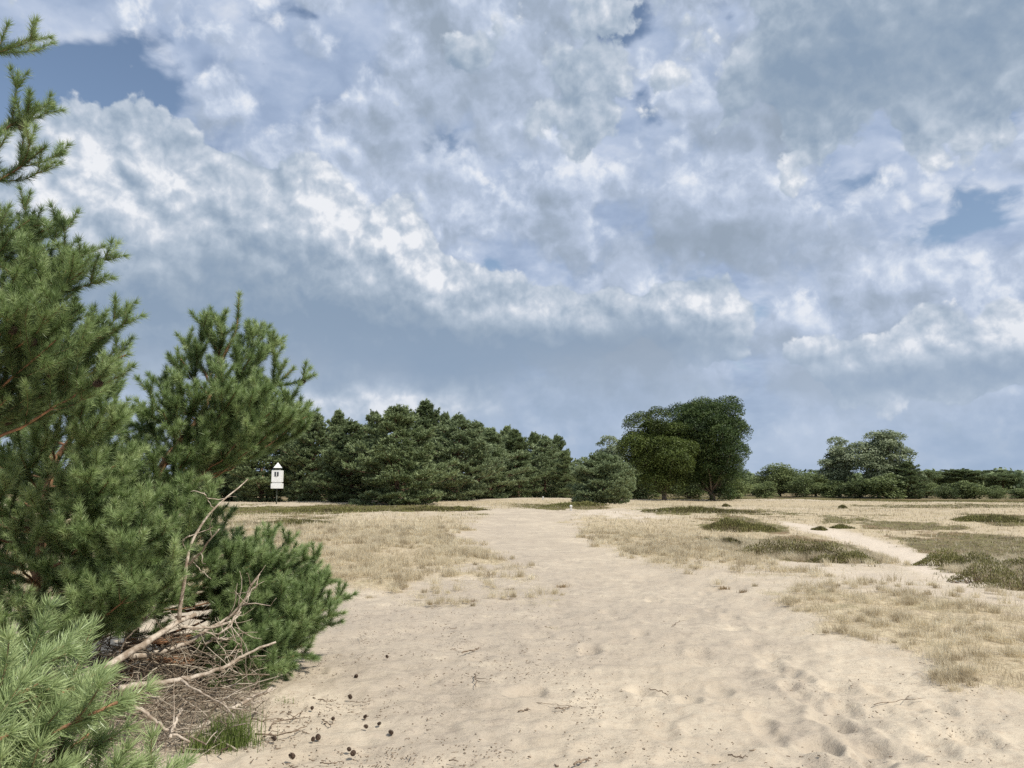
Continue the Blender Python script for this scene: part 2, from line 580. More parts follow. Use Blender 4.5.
HEATH = [
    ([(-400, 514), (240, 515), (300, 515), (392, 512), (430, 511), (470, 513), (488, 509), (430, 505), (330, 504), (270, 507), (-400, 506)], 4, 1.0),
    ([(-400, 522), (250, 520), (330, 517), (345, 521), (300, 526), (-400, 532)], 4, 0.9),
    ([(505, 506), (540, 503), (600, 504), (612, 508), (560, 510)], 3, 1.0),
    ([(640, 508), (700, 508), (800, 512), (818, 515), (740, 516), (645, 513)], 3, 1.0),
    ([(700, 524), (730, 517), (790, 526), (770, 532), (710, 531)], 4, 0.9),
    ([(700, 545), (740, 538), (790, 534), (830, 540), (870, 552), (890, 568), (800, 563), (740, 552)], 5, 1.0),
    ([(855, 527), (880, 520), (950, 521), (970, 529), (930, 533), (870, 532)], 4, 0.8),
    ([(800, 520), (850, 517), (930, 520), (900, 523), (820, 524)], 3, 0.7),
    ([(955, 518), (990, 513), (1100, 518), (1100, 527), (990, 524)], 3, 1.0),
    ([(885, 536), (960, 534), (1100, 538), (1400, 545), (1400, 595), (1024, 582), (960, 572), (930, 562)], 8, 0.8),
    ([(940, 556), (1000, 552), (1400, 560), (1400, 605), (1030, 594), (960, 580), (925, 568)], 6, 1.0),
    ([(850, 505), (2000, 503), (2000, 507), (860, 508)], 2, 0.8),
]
PATH = [
    ([(782, 524), (800, 523), (850, 533), (905, 548), (945, 562), (975, 578), (935, 580), (905, 568), (862, 548), (820, 534)], 5, 1.0),
    ([(590, 511), (640, 514), (700, 517), (640, 519), (585, 516)], 4, 0.7),
    ([(780, 560), (900, 574), (1030, 600), (1030, 606), (880, 582), (780, 566)], 8, 0.5),
]
CRUST = [
    ([(270, 640), (330, 600), (480, 560), (470, 530), (505, 510), (540, 512), (560, 540), (620, 580), (700, 600), (740, 640), (640, 650), (560, 690), (470, 768), (400, 780), (330, 680)], 60, 0.75),
    ([(600, 560), (640, 566), (760, 610), (860, 700), (960, 800), (800, 800), (740, 690), (660, 620)], 30, 0.6),
]


def zone(px, py, ok, lst):
    z = np.zeros(px.shape)
    for poly, soft, w in lst:
        z = np.maximum(z, poly_mask(px, py, poly, soft) * w)
    return z * ok


def zones(x, y, z):
    # the outlines wander with a noise of the ground itself
    px, py, ok = to_px(x, y, z)
    r = np.hypot(x, y)
    wob = (fbm(x * 1.3, y * 1.3, 3, 5) - 0.5)
    wob2 = (fbm(x * 0.35, y * 0.35, 3, 9) - 0.5)
    s = np.clip(F_PX * CAM_H / np.maximum(r, 3) / 40, 0.1, 2.2)
    px2 = px + wob * 50 * s + wob2 * 30 * s
    py2 = py + wob2 * 14 * s + wob * 10 * s
    g = zone(px2, py2, ok, GRASS)
    h = zone(px2, py2, ok, HEATH)
    p = zone(px2, py2, ok, PATH)
    c = zone(px2, py2, ok, CRUST)
    out = ~ok | (np.abs(px - 512) > 1400)
    g = np.where(out, sstep(fbm(x / 8, y / 8, 3, 31), 0.4, 0.6) * 0.8 * sstep(r, 6, 12), g)
    farz = sstep(r, 95, 125)
    g = np.maximum(g, farz * 0.8)
    h = np.maximum(h * (1 - 0.9 * p), farz)
    g = g * (1 - p)
    return g, h, p, c


def terrain():
    fine = np.radians(np.arange(-37, 37.01, 0.13))
    side = np.radians(np.arange(37.5, 180.01, 1.5))
    th = np.concatenate([-side[::-1][1:] if False else -side[::-1], fine, side[:-1]])
    rs = [0.0, 0.4, 0.8]
    r = 1.2
    while r < 3500:
        rs.append(r)
        if r < 4: r += 0.06
        elif r < 200: r += min(max(0.022, r * r / (F_PX * CAM_H) * 1.6), r * 0.012)
        else: r *= 1.06
    rs = np.array(rs)
    rr, tt = np.meshgrid(rs, th, indexing='ij')
    x, y = rr * np.sin(tt), rr * np.cos(tt)
    z = height(x, y)
    g, h, p, c = zones(x, y, z)
    near = 1 - sstep(rr, 14, 30)
    sandy = 1 - 0.7 * np.maximum(g, h)
    # soft hummocks of trodden sand
    z = z + near * sandy * ((fbm(x * 1.5, y * 1.5, 3, 41) - 0.5) * 0.085 + (fbm(x * 4.5, y * 4.5, 3, 51, 0.6) - 0.5) * 0.040 + (fbm(x * 14, y * 14, 2, 61) - 0.5) * 0.009 + np.abs(fbm(x * 2.1 + 0.4 * y, y * 3.6, 4, 45) - 0.5) * -0.075)
    z = z + (1 - near) * (1 - sstep(rr, 60, 100)) * sandy * (fbm(x * 1.2, y * 1.2, 3, 71) - 0.5) * 0.10
    z = z + g * (1 - sstep(rr, 60, 100)) * ((fbm(x * 2.2, y * 2.2, 2, 81) - 0.35) * 0.07 + 0.02)
    # footprints and pits
    fq = fbm(x * 6, y * 6, 3, 44)
    for (fx, fy, sx, sy, dp) in FEET:
        q = ((x - fx) / sx) ** 2 + ((y - fy) / sy) ** 2
        q = q * (0.6 + 0.8 * fq)
        z = z - dp * np.exp(-q ** 1.8) + dp * 0.30 * np.exp(-((np.sqrt(q) - 1.45) / 0.35) ** 2) * (0.3 + fq)
    n, k = rr.shape
    i, j = np.meshgrid(np.arange(n - 1), np.arange(k), indexing='ij')
    q = np.stack([i * k + j, i * k + (j + 1) % k, (i + 1) * k + (j + 1) % k, (i + 1) * k + j], -1).reshape(-1, 4)
    V = np.stack([x, y, z], -1).reshape(-1, 3)
    zc = np.stack([g, h, p, c], -1).reshape(-1, 4)
    return V, q, zc


FEET = []
for (a_, b_) in ((770, 664), (800, 680), (822, 704), (836, 722), (858, 742), (872, 758), (842, 706), (808, 700), (779, 655), (755, 640), (730, 618), (705, 592), (716, 612), (738, 627), (748, 645), (768, 655), (785, 672), (792, 690), (815, 694), (828, 716), (838, 690), (850, 728), (890, 752), (868, 745), (905, 703), (938, 706),
                 (880, 692), (640, 632), (672, 640), (610, 612), (655, 600), (700, 655), (590, 650), (720, 690), (760, 720), (690, 700), (640, 690), (930, 745), (820, 745), (980, 740), (660, 730)):
    g_ = ground(a_, b_)
    FEET.append((g_[0], g_[1], 0.08 + 0.04 * random.random(), 0.13 + 0.06 * random.random(), 0.024 + 0.026 * random.random()))
g_ = ground(527, 691); FEET.append((g_[0], g_[1], 0.14, 0.17, 0.045))
for _ in range(34):
    g_ = ground(random.uniform(300, 1020), random.uniform(600, 765))
    FEET.append((g_[0], g_[1], random.uniform(0.07, 0.2), random.uniform(0.08, 0.2), random.uniform(0.008, 0.028)))


def ground_material():
    m, t, b = new_mat('sandy_ground')
    geo = t.n.new('ShaderNodeNewGeometry')
    pos = geo.outputs['Position']
    z = t.n.new('ShaderNodeAttribute'); z.attribute_name = 'zone'
    sp = t.n.new('ShaderNodeSeparateColor'); t.l.new(z.outputs['Color'], sp.inputs[0])
    G_, H_, P__ = sp.outputs
    C_ = z.outputs['Alpha']
    big = t.noise(pos, 0.45, 4, 0.6)
    med = t.noise(pos, 2.6, 5, 0.62)
    fin = t.noise(pos, 16, 5, 0.65)
    grain = t.noise(pos, 130, 3, 0.7)
    sand = t.mix(t.ss(big, 0.35, 0.65), (0.45, 0.382, 0.292), (0.555, 0.475, 0.36))
    sand = t.mix(t.ss(med, 0.42, 0.7, 0, 0.55), sand, (0.45, 0.37, 0.27))
    sand = t.mix(t.m('MULTIPLY', t.ss(fin, 0.50, 0.66), 0.5), sand, (0.40, 0.32, 0.235))
    rip = t.noise(t.v('MULTIPLY', pos, (1.0, 2.4, 1.0)), 7, 6, 0.7)
    sand = t.mix(t.ss(rip, 0.50, 0.68, 0, 0.45), sand, (0.42, 0.34, 0.255))
    crust = t.mix(t.ss(fin, 0.3, 0.7), (0.32, 0.268, 0.21), (0.42, 0.36, 0.29))
    cm = t.m('MULTIPLY', C_, t.ss(t.m('ADD', med, t.m('MULTIPLY', C_, 0.25)), 0.48, 0.66))
    sand = t.mix(t.m('MULTIPLY', cm, 0.75), sand, crust)
    mot = t.noise(pos, 5.5, 6, 0.72)
    sand = t.mix(t.m('MULTIPLY', t.ss(mot, 0.52, 0.64), t.m('MULTIPLY_ADD', C_, 0.55, 0.12)), sand, (0.27, 0.225, 0.18))
    # crumbs of bark, needles and dust
    wv = t.v('ADD', pos, t.v('SCALE', t.noise(pos, 30, 2, 0.5, col=True), scale=0.03))
    deb = t.noise(t.v('MULTIPLY', wv, (1.0, 1.4, 1.0)), 48, 3, 0.75)
    dpatch = t.ss(t.noise(pos, 1.1, 4, 0.65), 0.46, 0.66)
    thr = t.m('MULTIPLY', t.ss(deb, 0.60, 0.67), t.m('ADD', 0.22, t.m('MULTIPLY', dpatch, 1.2)))
    sand = t.mix(t.m('MULTIPLY', thr, 0.8, clamp=True), sand, (0.13, 0.095, 0.07))
    sand = t.mix(t.ss(grain, 0.35, 0.7, 0.0, 0.12), sand, (0.28, 0.23, 0.18))
    path = t.mix(t.ss(fin, 0.35, 0.65), (0.50, 0.42, 0.33), (0.60, 0.52, 0.42))
    sand = t.mix(P__, sand, path)
    # dry grass thatch
    gn = t.noise(pos, 1.2, 5, 0.65)
    gf = t.noise(t.v('MULTIPLY', pos, (1.6, 1.0, 1.0)), 9, 4, 0.7)
    thatch = t.mix(t.ss(gf, 0.35, 0.65), (0.35, 0.275, 0.175), (0.52, 0.435, 0.295))
    thatch = t.mix(t.ss(gn, 0.52, 0.72, 0, 0.45), thatch, (0.20, 0.19, 0.085))
    gm = t.ss(t.m('ADD', G_, t.m('MULTIPLY', t.m('SUBTRACT', t.m('ADD', t.m('MULTIPLY', gn, 0.5), t.m('MULTIPLY', gf, 0.5)), 0.5), 3.2)), 0.30, 0.95)
    c = t.mix(gm, sand, thatch)
    # heath and moss
    hn = t.noise(pos, 1.7, 5, 0.65)
    heath = t.mix(t.ss(hn, 0.38, 0.62), (0.105, 0.085, 0.045), (0.17, 0.158, 0.068))
    heath = t.mix(t.ss(gf, 0.50, 0.66, 0, 0.8), heath, (0.30, 0.215, 0.13))
    heath = t.mix(t.ss(t.noise(pos, 0.22, 3, 0.6), 0.50, 0.60, 0, 0.7), heath, (0.24, 0.165, 0.10))
    hm = t.ss(t.m('ADD', H_, t.m('MULTIPLY', t.m('SUBTRACT', t.m('ADD', t.m('MULTIPLY', hn, 0.5), t.m('MULTIPLY', gf, 0.5)), 0.5), 1.4)), 0.42, 0.66)
    c = t.mix(hm, c, heath)
    t.put(b.inputs['Base Color'], c)
    b.inputs['Roughness'].default_value = 0.95
    b.inputs['Specular IOR Level'].default_value = 0.15
    bp = t.n.new('ShaderNodeBump')
    bp.inputs['Strength'].default_value = 0.5
    bp.inputs['Distance'].default_value = 0.022
    hgt = t.m('ADD', t.m('MULTIPLY', fin, 1.0), t.m('ADD', t.m('MULTIPLY', grain, 0.20), t.m('MULTIPLY', thr, 0.35)))
    hgt = t.m('ADD', hgt, t.m('ADD', t.m('MULTIPLY', med, 1.5), t.m('MULTIPLY', rip, 1.6)))
    hgt = t.m('ADD', hgt, t.m('MULTIPLY', gm, t.m('MULTIPLY', gf, 2.0)))
    t.put(bp.inputs['Height'], hgt)
    t.l.new(bp.outputs[0], b.inputs['Normal'])
    return m


V_, q_, zc_ = terrain()
GM = ground_material()
ground_obj = link('ground', make_mesh('ground', V_, [q_], GM, attrs={'zone': zc_}, smooth=True))
tag(ground_obj, kind='structure')
print('terrain verts', len(V_))


def ground_z(x, y):
    """terrain height incl. the fine relief is close to this; roots are sunk a little"""
    return height(x, y)


# ------------------------------------------------------------------ dry grass (nobody could count it)
def blades(x, y, z, h, w, lean=0.35, rng=RNG, curve=True):
    """(n,) arrays -> triangles of thin bent blades"""
    n = len(x)
    az = rng.uniform(0, 2 * math.pi, n)
    face = rng.uniform(0, 2 * math.pi, n)
    ln = np.abs(rng.normal(0, lean, n)) * h
    base = np.stack([x, y, z - 0.01], -1)
    side = np.stack([np.cos(face), np.sin(face), np.zeros(n)], -1) * (w / 2)[:, None]
    out = np.stack([np.cos(az), np.sin(az), np.zeros(n)], -1)
    midp = base + out * (ln * 0.3)[:, None] + np.array([0, 0, 1]) * (h * 0.55)[:, None]
    tip = base + out * ln[:, None] + np.array([0, 0, 1]) * (h * (1 - 0.25 * (ln / h) ** 2))[:, None]
    t1 = np.stack([base - side, base + side, midp + side * 0.75], 1)
    t2 = np.stack([base - side, midp + side * 0.75, midp - side * 0.75], 1)
    t3 = np.stack([midp - side * 0.75, midp + side * 0.75, tip], 1)
    return np.concatenate([t1, t2, t3], 0)


M_dry = leaf_mat('dry_grass', (0.40, 0.33, 0.22), (0.70, 0.62, 0.45), (0.90, 0.84, 0.68), trans=0.45, nscale=1.5, spec=0.15)
M_green = leaf_mat('green_grass', (0.08, 0.115, 0.03), (0.18, 0.24, 0.06), (0.34, 0.4, 0.14), trans=0.35, nscale=4)


def scatter_grass(n, r0, r1, hh, ww, seed, power=1.0, thr=0.5):
    rng = np.random.default_rng(seed)
    th = rng.uniform(R(-37), R(37), n)
    u = rng.uniform(0, 1, n)
    r = (r0 ** power + u * (r1 ** power - r0 ** power)) ** (1 / power)
    x, y = r * np.sin(th), r * np.cos(th)
    z = height(x, y)
    g, h, p, c = zones(x, y, z)
    cl = fbm(x * 1.4, y * 1.4, 3, 81)
    cl2 = fbm(x * 5, y * 5, 2, 91)
    cl3 = fbm(x * 9, y * 9, 2, 95)
    clump = 0.35 * cl + 0.4 * cl2 + 0.25 * cl3
    dens = g * (1 - 0.55 * h) * sstep(clump + 0.22 * g, 0.50, 0.74)
    keep = rng.uniform(0, 1, n) < dens
    x, y, z, r, g, cl, cl2, h = (a[keep] for a in (x, y, z, r, g, cl, cl2, h))
    k = len(x)
    H = hh * (0.25 + 1.5 * sstep(0.5 * cl2 + 0.5 * fbm(x * 9, y * 9, 2, 95), 0.35, 0.7)) * rng.uniform(0.5, 1.3, k) * (0.5 + 0.5 * g)
    Wd = ww * rng.uniform(0.6, 1.3, k)
    near = g * (1 - sstep(r, 60, 100)) * ((fbm(x * 2.2, y * 2.2, 2, 81) - 0.35) * 0.07 + 0.02)
    T = blades(x, y, z + near * 0.8 - 0.01, H, Wd, 0.6, rng=rng)
    tint = np.clip(0.55 + (cl - 0.5) * 1.2 + rng.normal(0, 0.18, k) - 0.3 * h, 0, 1)
    return T, np.tile(tint, 3)


gg = Geo()
for args in ((240000, 6.5, 17, 0.075, 0.0034, 1, 1.6), (330000, 14, 36, 0.095, 0.008, 2, 1.0), (200000, 30, 105, 0.13, 0.026, 3, 0.6)):
    T_, t_ = scatter_grass(*args)
    gg.tris(T_, t_)
    print('grass', len(T_))
rng = np.random.default_rng(321)
n = 15000
th = rng.uniform(R(-37), R(37), n); r = rng.uniform(6.5 ** 1.3, 30 ** 1.3, n) ** (1 / 1.3)
x, y = r * np.sin(th), r * np.cos(th)
g, h, p, c = zones(x, y, height(x, y))
keep = (rng.uniform(0, 1, n) < (g - 0.15) * sstep(fbm(x * 1.4, y * 1.4, 3, 81), 0.36, 0.62))
x, y, r = x[keep], y[keep], r[keep]
per = 80
sc_ = rng.uniform(0.5, 1.4, len(x)) * np.clip(r / 14, 0.8, 1.3)
X = np.repeat(x, per) + rng.normal(0, 0.045, len(x) * per) * np.repeat(sc_, per)
Y = np.repeat(y, per) + rng.normal(0, 0.045, len(x) * per) * np.repeat(sc_, per)
T_ = blades(X, Y, height(X, Y) + 0.03, 0.13 * np.repeat(sc_, per) * rng.uniform(0.4, 1.2, len(X)), np.full(len(X), 0.0042) * np.repeat(np.clip(r / 11, 0.9, 2.5), per), 0.85, rng)
gg.tris(T_, np.tile(np.clip(np.repeat(rng.normal(0.5, 0.22, len(x)), per) + rng.normal(0, 0.12, len(X)), 0, 1), 3))
print('grass tussocks', len(x))
tag(link('dry_grass', gg.mesh('dry_grass', M_dry)), kind='stuff')


# low green-brown heath plants between the grass, as one mass
def sprigs(x, y, z, h, w, spread, rng, per=7):
    n = len(x)
    X = np.repeat(x, per) + rng.normal(0, 1, n * per) * np.repeat(spread, per)
    Y = np.repeat(y, per) + rng.normal(0, 1, n * per) * np.repeat(spread, per)
    return blades(X, Y, np.repeat(z, per), np.repeat(h, per) * rng.uniform(0.5, 1.2, n * per), np.repeat(w, per), 0.5, rng)


M_heath = leaf_mat('heather', (0.1, 0.082, 0.038), (0.225, 0.22, 0.078), (0.4, 0.4, 0.16), trans=0.15, nscale=1.3, rough=0.7, spec=0.15)
rng = np.random.default_rng(12)
n = 150000
th = rng.uniform(R(-37), R(37), n); u = rng.uniform(0, 1, n)
r = (15 ** 0.5 + u * (125 ** 0.5 - 15 ** 0.5)) ** 2
x, y = r * np.sin(th), r * np.cos(th); z = height(x, y)
g, h, p, c = zones(x, y, z)
nz = fbm(x * 1.5, y * 1.5, 3, 15)
keep = rng.uniform(0, 1, n) < h * sstep(nz + 0.3 * h, 0.40, 0.7)
x, y, z, r, nz = (a[keep] for a in (x, y, z, r, nz))
s = np.clip(r / 40, 0.45, 2.2)
T_ = sprigs(x, y, z, 0.05 + 0.07 * nz * np.minimum(s, 1.4), 0.022 * s, 0.09 * s, rng, 5)
gh = Geo(); gh.tris(T_, np.tile(np.repeat(np.clip(nz + rng.normal(0, 0.15, len(x)), 0, 1), 5), 3))
tag(link('heath_cover', gh.mesh('heath_cover', M_heath)), kind='stuff')
print('heath', len(T_))


# ------------------------------------------------------------------ far trees
def rand_dirs(n, rng):
    v = rng.normal(0, 1, (n, 3))
    return v / np.linalg.norm(v, axis=1, keepdims=True)


def leaf_quads(c, nrm, size, rng, asp=0.7):
    """small leaf-like quads at c facing nrm"""
    n = len(c)
    a = np.cross(nrm, rand_dirs(n, rng)); a /= np.linalg.norm(a, axis=1, keepdims=True) + 1e-9
    b = np.cross(nrm, a)
    s = (size * rng.uniform(0.6, 1.3, n))[:, None] / 2
    return np.stack([c - a * s, c - b * s * asp, c + a * s, c + b * s * asp], 1)


M_oak = leaf_mat('oak_leaves', (0.014, 0.028, 0.009), (0.046, 0.078, 0.022), (0.125, 0.17, 0.05), trans=0.25, nscale=0.5)
M_lime = leaf_mat('oak_leaves_yellowish', (0.03, 0.045, 0.011), (0.1, 0.138, 0.032), (0.23, 0.275, 0.075), trans=0.3, nscale=0.5)
M_birch = leaf_mat('birch_leaves', (0.14, 0.175, 0.1), (0.33, 0.38, 0.23), (0.52, 0.56, 0.38), trans=0.45, nscale=0.6)
M_bush = leaf_mat('bush_leaves', (0.065, 0.09, 0.035), (0.19, 0.235, 0.092), (0.34, 0.39, 0.17), trans=0.35, nscale=0.6)
M_farpine = leaf_mat('far_pine_needles', (0.09, 0.125, 0.058), (0.23, 0.285, 0.135), (0.42, 0.48, 0.25), trans=0.25, nscale=0.5)
M_palepine = leaf_mat('pale_pine_needles', (0.11, 0.15, 0.075), (0.28, 0.34, 0.18), (0.47, 0.53, 0.31), trans=0.25, nscale=0.5)
M_bark = bark_mat('grey_brown_bark', (0.10, 0.08, 0.06), (0.20, 0.165, 0.13), scale=3)
M_birchbark = bark_mat('birch_bark', (0.35, 0.33, 0.30), (0.5, 0.48, 0.44), scale=4)
M_pinebark = bark_mat('far_pine_bark', (0.12, 0.075, 0.05), (0.25, 0.15, 0.09), scale=3)


def curve_pts(a, b, sag=0.0, n=7, rng=None, wob=0.0):
    t = np.linspace(0, 1, n)[:, None]
    p = np.asarray(a) * (1 - t) + np.asarray(b) * t
    p[:, 2] += (sag * 4 * t * (1 - t))[:, 0]
    if rng is not None and wob:
        w = rng.normal(0, wob, (n, 3)); w[0] = 0; w[-1] = 0
        p += w
    return p


def broadleaf(kind, seed, H=10.0, Wd=9.0, zb=1.5, nb=46, leaves=260, size=0.24, blob_r=0.16, open_=0.0, lean=0.0, shape='round', trunks=1):
    """unit-built tree of height H: returns trunk mesh and crown mesh"""
    rng = np.random.default_rng(seed)
    wood, crown = Geo(), Geo()
    cen = np.array([lean, 0, zb + (H - zb) * 0.5])
    half = np.array([Wd / 2, Wd / 2 * 0.9, (H - zb) / 2])
    br = blob_r * Wd
    C = []
    tries = 0
    while len(C) < nb and tries < 9000:
        tries += 1
        v = rand_dirs(1, rng)[0] * rng.uniform(0.35, 1.0) ** 0.5
        if shape == 'dome' and v[2] < -0.3 and rng.random() < 0.5:
            v[2] *= 0.6
        if shape in ('round', 'dome') and v[2] < 0:
            v[:2] *= min(1.5, 1.0 / (math.sqrt(max(0.0, 1 - v[2] ** 2)) + 0.22) ** 0.7)
        if shape == 'tall':
            v[:2] *= 1.0 - 0.55 * max(v[2], 0)
        lump = 0.80 + 0.34 * math.sin(3 * math.atan2(v[1], v[0]) + seed) * (1 - abs(v[2])) * 0.6 + 0.16 * rng.normal()
        c_ = cen + v * (half - br * 0.55) * np.clip(lump, 0.55, 1.15)
        if all(np.linalg.norm((c_ - q) / br) > (0.70 + open_) for q, _ in C):
            C.append((c_, br * rng.uniform(0.5, 1.35)))
    for (c_, r_) in C:
        m = int(leaves * (r_ / br) ** 2)
        d = rand_dirs(m, rng)
        d[:, 2] = np.where((d[:, 2] < -0.2) & (rng.random(m) < 0.55), -d[:, 2], d[:, 2])
        rad = r_ * np.clip(rng.normal(0.88, 0.13, m), 0.15, 1.06)
        # small twig clusters make the lump edge ragged
        ph = fbm(d[:, 0] * 2.6 + c_[0] * 2 + d[:, 2] * 1.3, d[:, 1] * 2.6 + d[:, 2] * 2.9 + c_[1], 4, seed, 0.75)
        rad = np.minimum(rad * (0.42 + 1.12 * ph), r_ * 1.12)
        pos = c_ + d * rad[:, None] * np.array([1.15, 1.15, 0.85])
        nrm = d * 0.5 + rand_dirs(m, rng) * 0.8 + np.array([0, 0, 0.35])
        nrm /= np.linalg.norm(nrm, axis=1, keepdims=True)
        crown.quads(leaf_quads(pos, nrm, size, rng), np.clip(0.5 + 1.5 * (ph - 0.5) + rng.normal(0, 0.09, m) + rng.normal(0, 0.16), 0, 1))
    for k in range(trunks):
        off = np.array([(k - (trunks - 1) / 2) * Wd * 0.10, rng.normal(0, 0.2), 0])
        top = cen + np.array([off[0] * 1.5, 0, half[2] * 0.45])
        p0 = off
        tp = curve_pts(p0 + [0, 0, -0.3], top, 0, 8, rng, 0.05 * Wd / 9)
        wood.tube(tp, np.linspace(H * 0.030, H * 0.006, 8) / math.sqrt(trunks), 8)
        for (c_, r_) in C[k::trunks]:
            a = tp[int(np.clip((c_[2] * 0.55 / H) * 8, 1, 6))]
            wood.tube(curve_pts(a, c_, -0.05 * H * 0.3, 5, rng, 0.1), np.linspace(H * 0.009, H * 0.0018, 5), 4, cap=False)
    return wood, crown


def pine_far(seed, H=9.0, Wd=6.0, zb=-0.1, step=0.55, size=0.30, flat=False, dens=1.0, per=9):
    rng = np.random.default_rng(seed)
    wood, crown = Geo(), Geo()
    tp = curve_pts([0, 0, -0.3], [rng.normal(0, 0.25), rng.normal(0, 0.25), H * 0.97], 0, 9, rng, 0.06)
    wood.tube(tp, np.linspace(H * 0.022, H * 0.003, 9), 7)
    pos, dr = [], []
    zc = zb
    while zc < H * 0.98:
        f = (zc - zb) / (H - zb)
        if flat:
            rad = Wd / 2 * (0.55 + 0.6 * math.sin(math.pi * min(1, f * 0.8 + 0.2))) * (1 if f < 0.75 else (1 - f) / 0.25 * 0.8 + 0.2)
        else:
            rad = Wd / 2 * min(1.0, 1.30 * (1 - f) ** 0.75) * (0.72 + 0.28 * math.sin(min(1, f * 3) * math.pi / 2)) * rng.uniform(0.78, 1.12)
        nl = rng.integers(5, 8)
        a0 = rng.uniform(0, 6.28)
        for k in range(nl):
            az = a0 + k * 2 * math.pi / nl + rng.normal(0, 0.25)
            L = rad * rng.uniform(0.45, 1.25)
            base = np.array([np.interp(zc, tp[:, 2], tp[:, 0]), np.interp(zc, tp[:, 2], tp[:, 1]), zc])
            rise = L * rng.uniform(0.0, 0.40) * min(1, 0.3 + 3 * f) + 0.25 * f * L
            tip = base + np.array([math.cos(az) * L, math.sin(az) * L, rise])
            lp = curve_pts(base, tip, -0.06 * L, 6)
            wood.tube(lp, np.linspace(H * 0.006, H * 0.001, 6), 3, cap=False)
            # pads of shoots on the outer part
            m = int((8 + 22 * L) * dens)
            t = rng.uniform(0.30, 1.0, m) ** 0.7
            q = base + (tip - base) * t[:, None]
            q[:, 2] += -0.06 * L * 4 * t * (1 - t)
            perp = np.array([-math.sin(az), math.cos(az), 0])
            wd = L * 0.34 * np.sin(np.clip(t * 1.05, 0, 1) * math.pi * 0.85) + 0.12
            s_ = rng.uniform(-1, 1, m)
            q = q + perp * (s_ * wd)[:, None]
            q[:, 2] += np.abs(rng.normal(0, 0.16, m)) + 0.05 * L * (1 - s_ ** 2)
            pos.append(q)
            d = np.array([math.cos(az), math.sin(az), 0]) * 0.55 + perp * (s_ * 0.5)[:, None] + np.array([0, 0, 0.75]) + rng.normal(0, 0.22, (m, 3))
            dr.append(d / np.linalg.norm(d, axis=1, keepdims=True))
        zc += step * rng.uniform(0.6, 1.15) * (1 - 0.35 * f)
    for k in range(8):
        pos.append(tp[-1:] + rng.normal(0, 0.12, (1, 3)) - [0, 0, 0.1 * k]); dr.append(np.array([[0, 0, 1.0]]))
    pos, dr = np.concatenate(pos), np.concatenate(dr)
    # each shoot: a little brush of per thin needles bunches
    n = len(pos)
    D_ = np.repeat(dr, per, 0)
    O = np.repeat(pos, per, 0)
    side = rand_dirs(n * per, rng)
    side -= D_ * (side * D_).sum(1, keepdims=True)
    side /= np.linalg.norm(side, axis=1, keepdims=True)
    ax = D_ * 0.75 + side * rng.uniform(0.2, 0.95, (n * per, 1))
    ax /= np.linalg.norm(ax, axis=1, keepdims=True)
    base = O + D_ * (rng.uniform(0, 0.8, (n * per, 1)) * size * 0.6)
    L = size * rng.uniform(0.5, 1.1, (n * per, 1))
    w = np.cross(ax, rand_dirs(n * per, rng)); w /= np.linalg.norm(w, axis=1, keepdims=True)
    w = w * size * 0.16
    T = np.stack([base - w, base + w, base + ax * L], 1)
    tint = np.repeat(np.clip(0.5 + rng.normal(0, 0.18, n), 0, 1), per)
    crown.tris(T, tint)
    return wood, crown


PROTO = {}


def proto(key, fn, mats, **kw):
    w, c = fn(**kw)
    PROTO[key] = (w.mesh(key + '_trunk', mats[0], smooth=True), c.mesh(key + '_crown', mats[1]), kw)
    return PROTO[key]


for k_, (sd_, H_, W_) in enumerate(((3, 9, 7.2), (4, 9, 6.0), (5, 9, 6.6), (8, 9, 5.2))):
    proto('pine%d' % k_, pine_far, (M_pinebark, M_farpine), seed=sd_, H=H_, Wd=W_, step=0.48, size=0.30)
proto('palepine0', pine_far, (M_pinebark, M_palepine), seed=14, H=9, Wd=6.6, step=0.48, size=0.30)
proto('palepine1', pine_far, (M_pinebark, M_palepine), seed=15, H=9, Wd=5.6, step=0.48, size=0.30)
proto('tallpine0', pine_far, (M_pinebark, M_farpine), seed=21, H=12, Wd=7, zb=6.5, step=0.6, size=0.36, flat=True)
proto('tallpine1', pine_far, (M_pinebark, M_farpine), seed=22, H=12, Wd=6, zb=6.0, step=0.6, size=0.36, flat=True)
proto('roundpine', pine_far, (M_pinebark, M_palepine), seed=31, H=4.6, Wd=5.6, zb=0.25, step=0.25, size=0.22, dens=1.5, per=10)
proto('bush0', broadleaf, (M_bark, M_bush), kind='b', seed=41, H=5, Wd=6, zb=-1.0, nb=34, leaves=230, size=0.24, blob_r=0.19)
proto('bush1', broadleaf, (M_bark, M_bush), kind='b', seed=42, H=5, Wd=5, zb=-1.0, nb=32, leaves=230, size=0.24, blob_r=0.19)
proto('tree0', broadleaf, (M_bark, M_bush), kind='b', seed=43, H=10, Wd=9, zb=-0.5, nb=54, leaves=260, size=0.30, blob_r=0.15)
proto('tree1', broadleaf, (M_bark, M_bush), kind='b', seed=44, H=10, Wd=8, zb=-0.5, nb=54, leaves=260, size=0.30, blob_r=0.15)
proto('oak', broadleaf, (M_bark, M_oak), kind='oak', seed=51, H=13.5, Wd=11.8, zb=0.4, nb=60, leaves=2600, size=0.17, blob_r=0.135, open_=0.30, shape='round')
proto('yoak', broadleaf, (M_bark, M_lime), kind='oak', seed=56, H=11.3, Wd=10.4, zb=0.8, nb=54, leaves=2400, size=0.17, blob_r=0.14, open_=0.30, shape='dome')
proto('birch0', broadleaf, (M_birchbark, M_birch), kind='birch', seed=61, H=12, Wd=8.5, zb=0.0, nb=80, leaves=330, size=0.26, blob_r=0.12, open_=0.12, shape='tall', trunks=3)
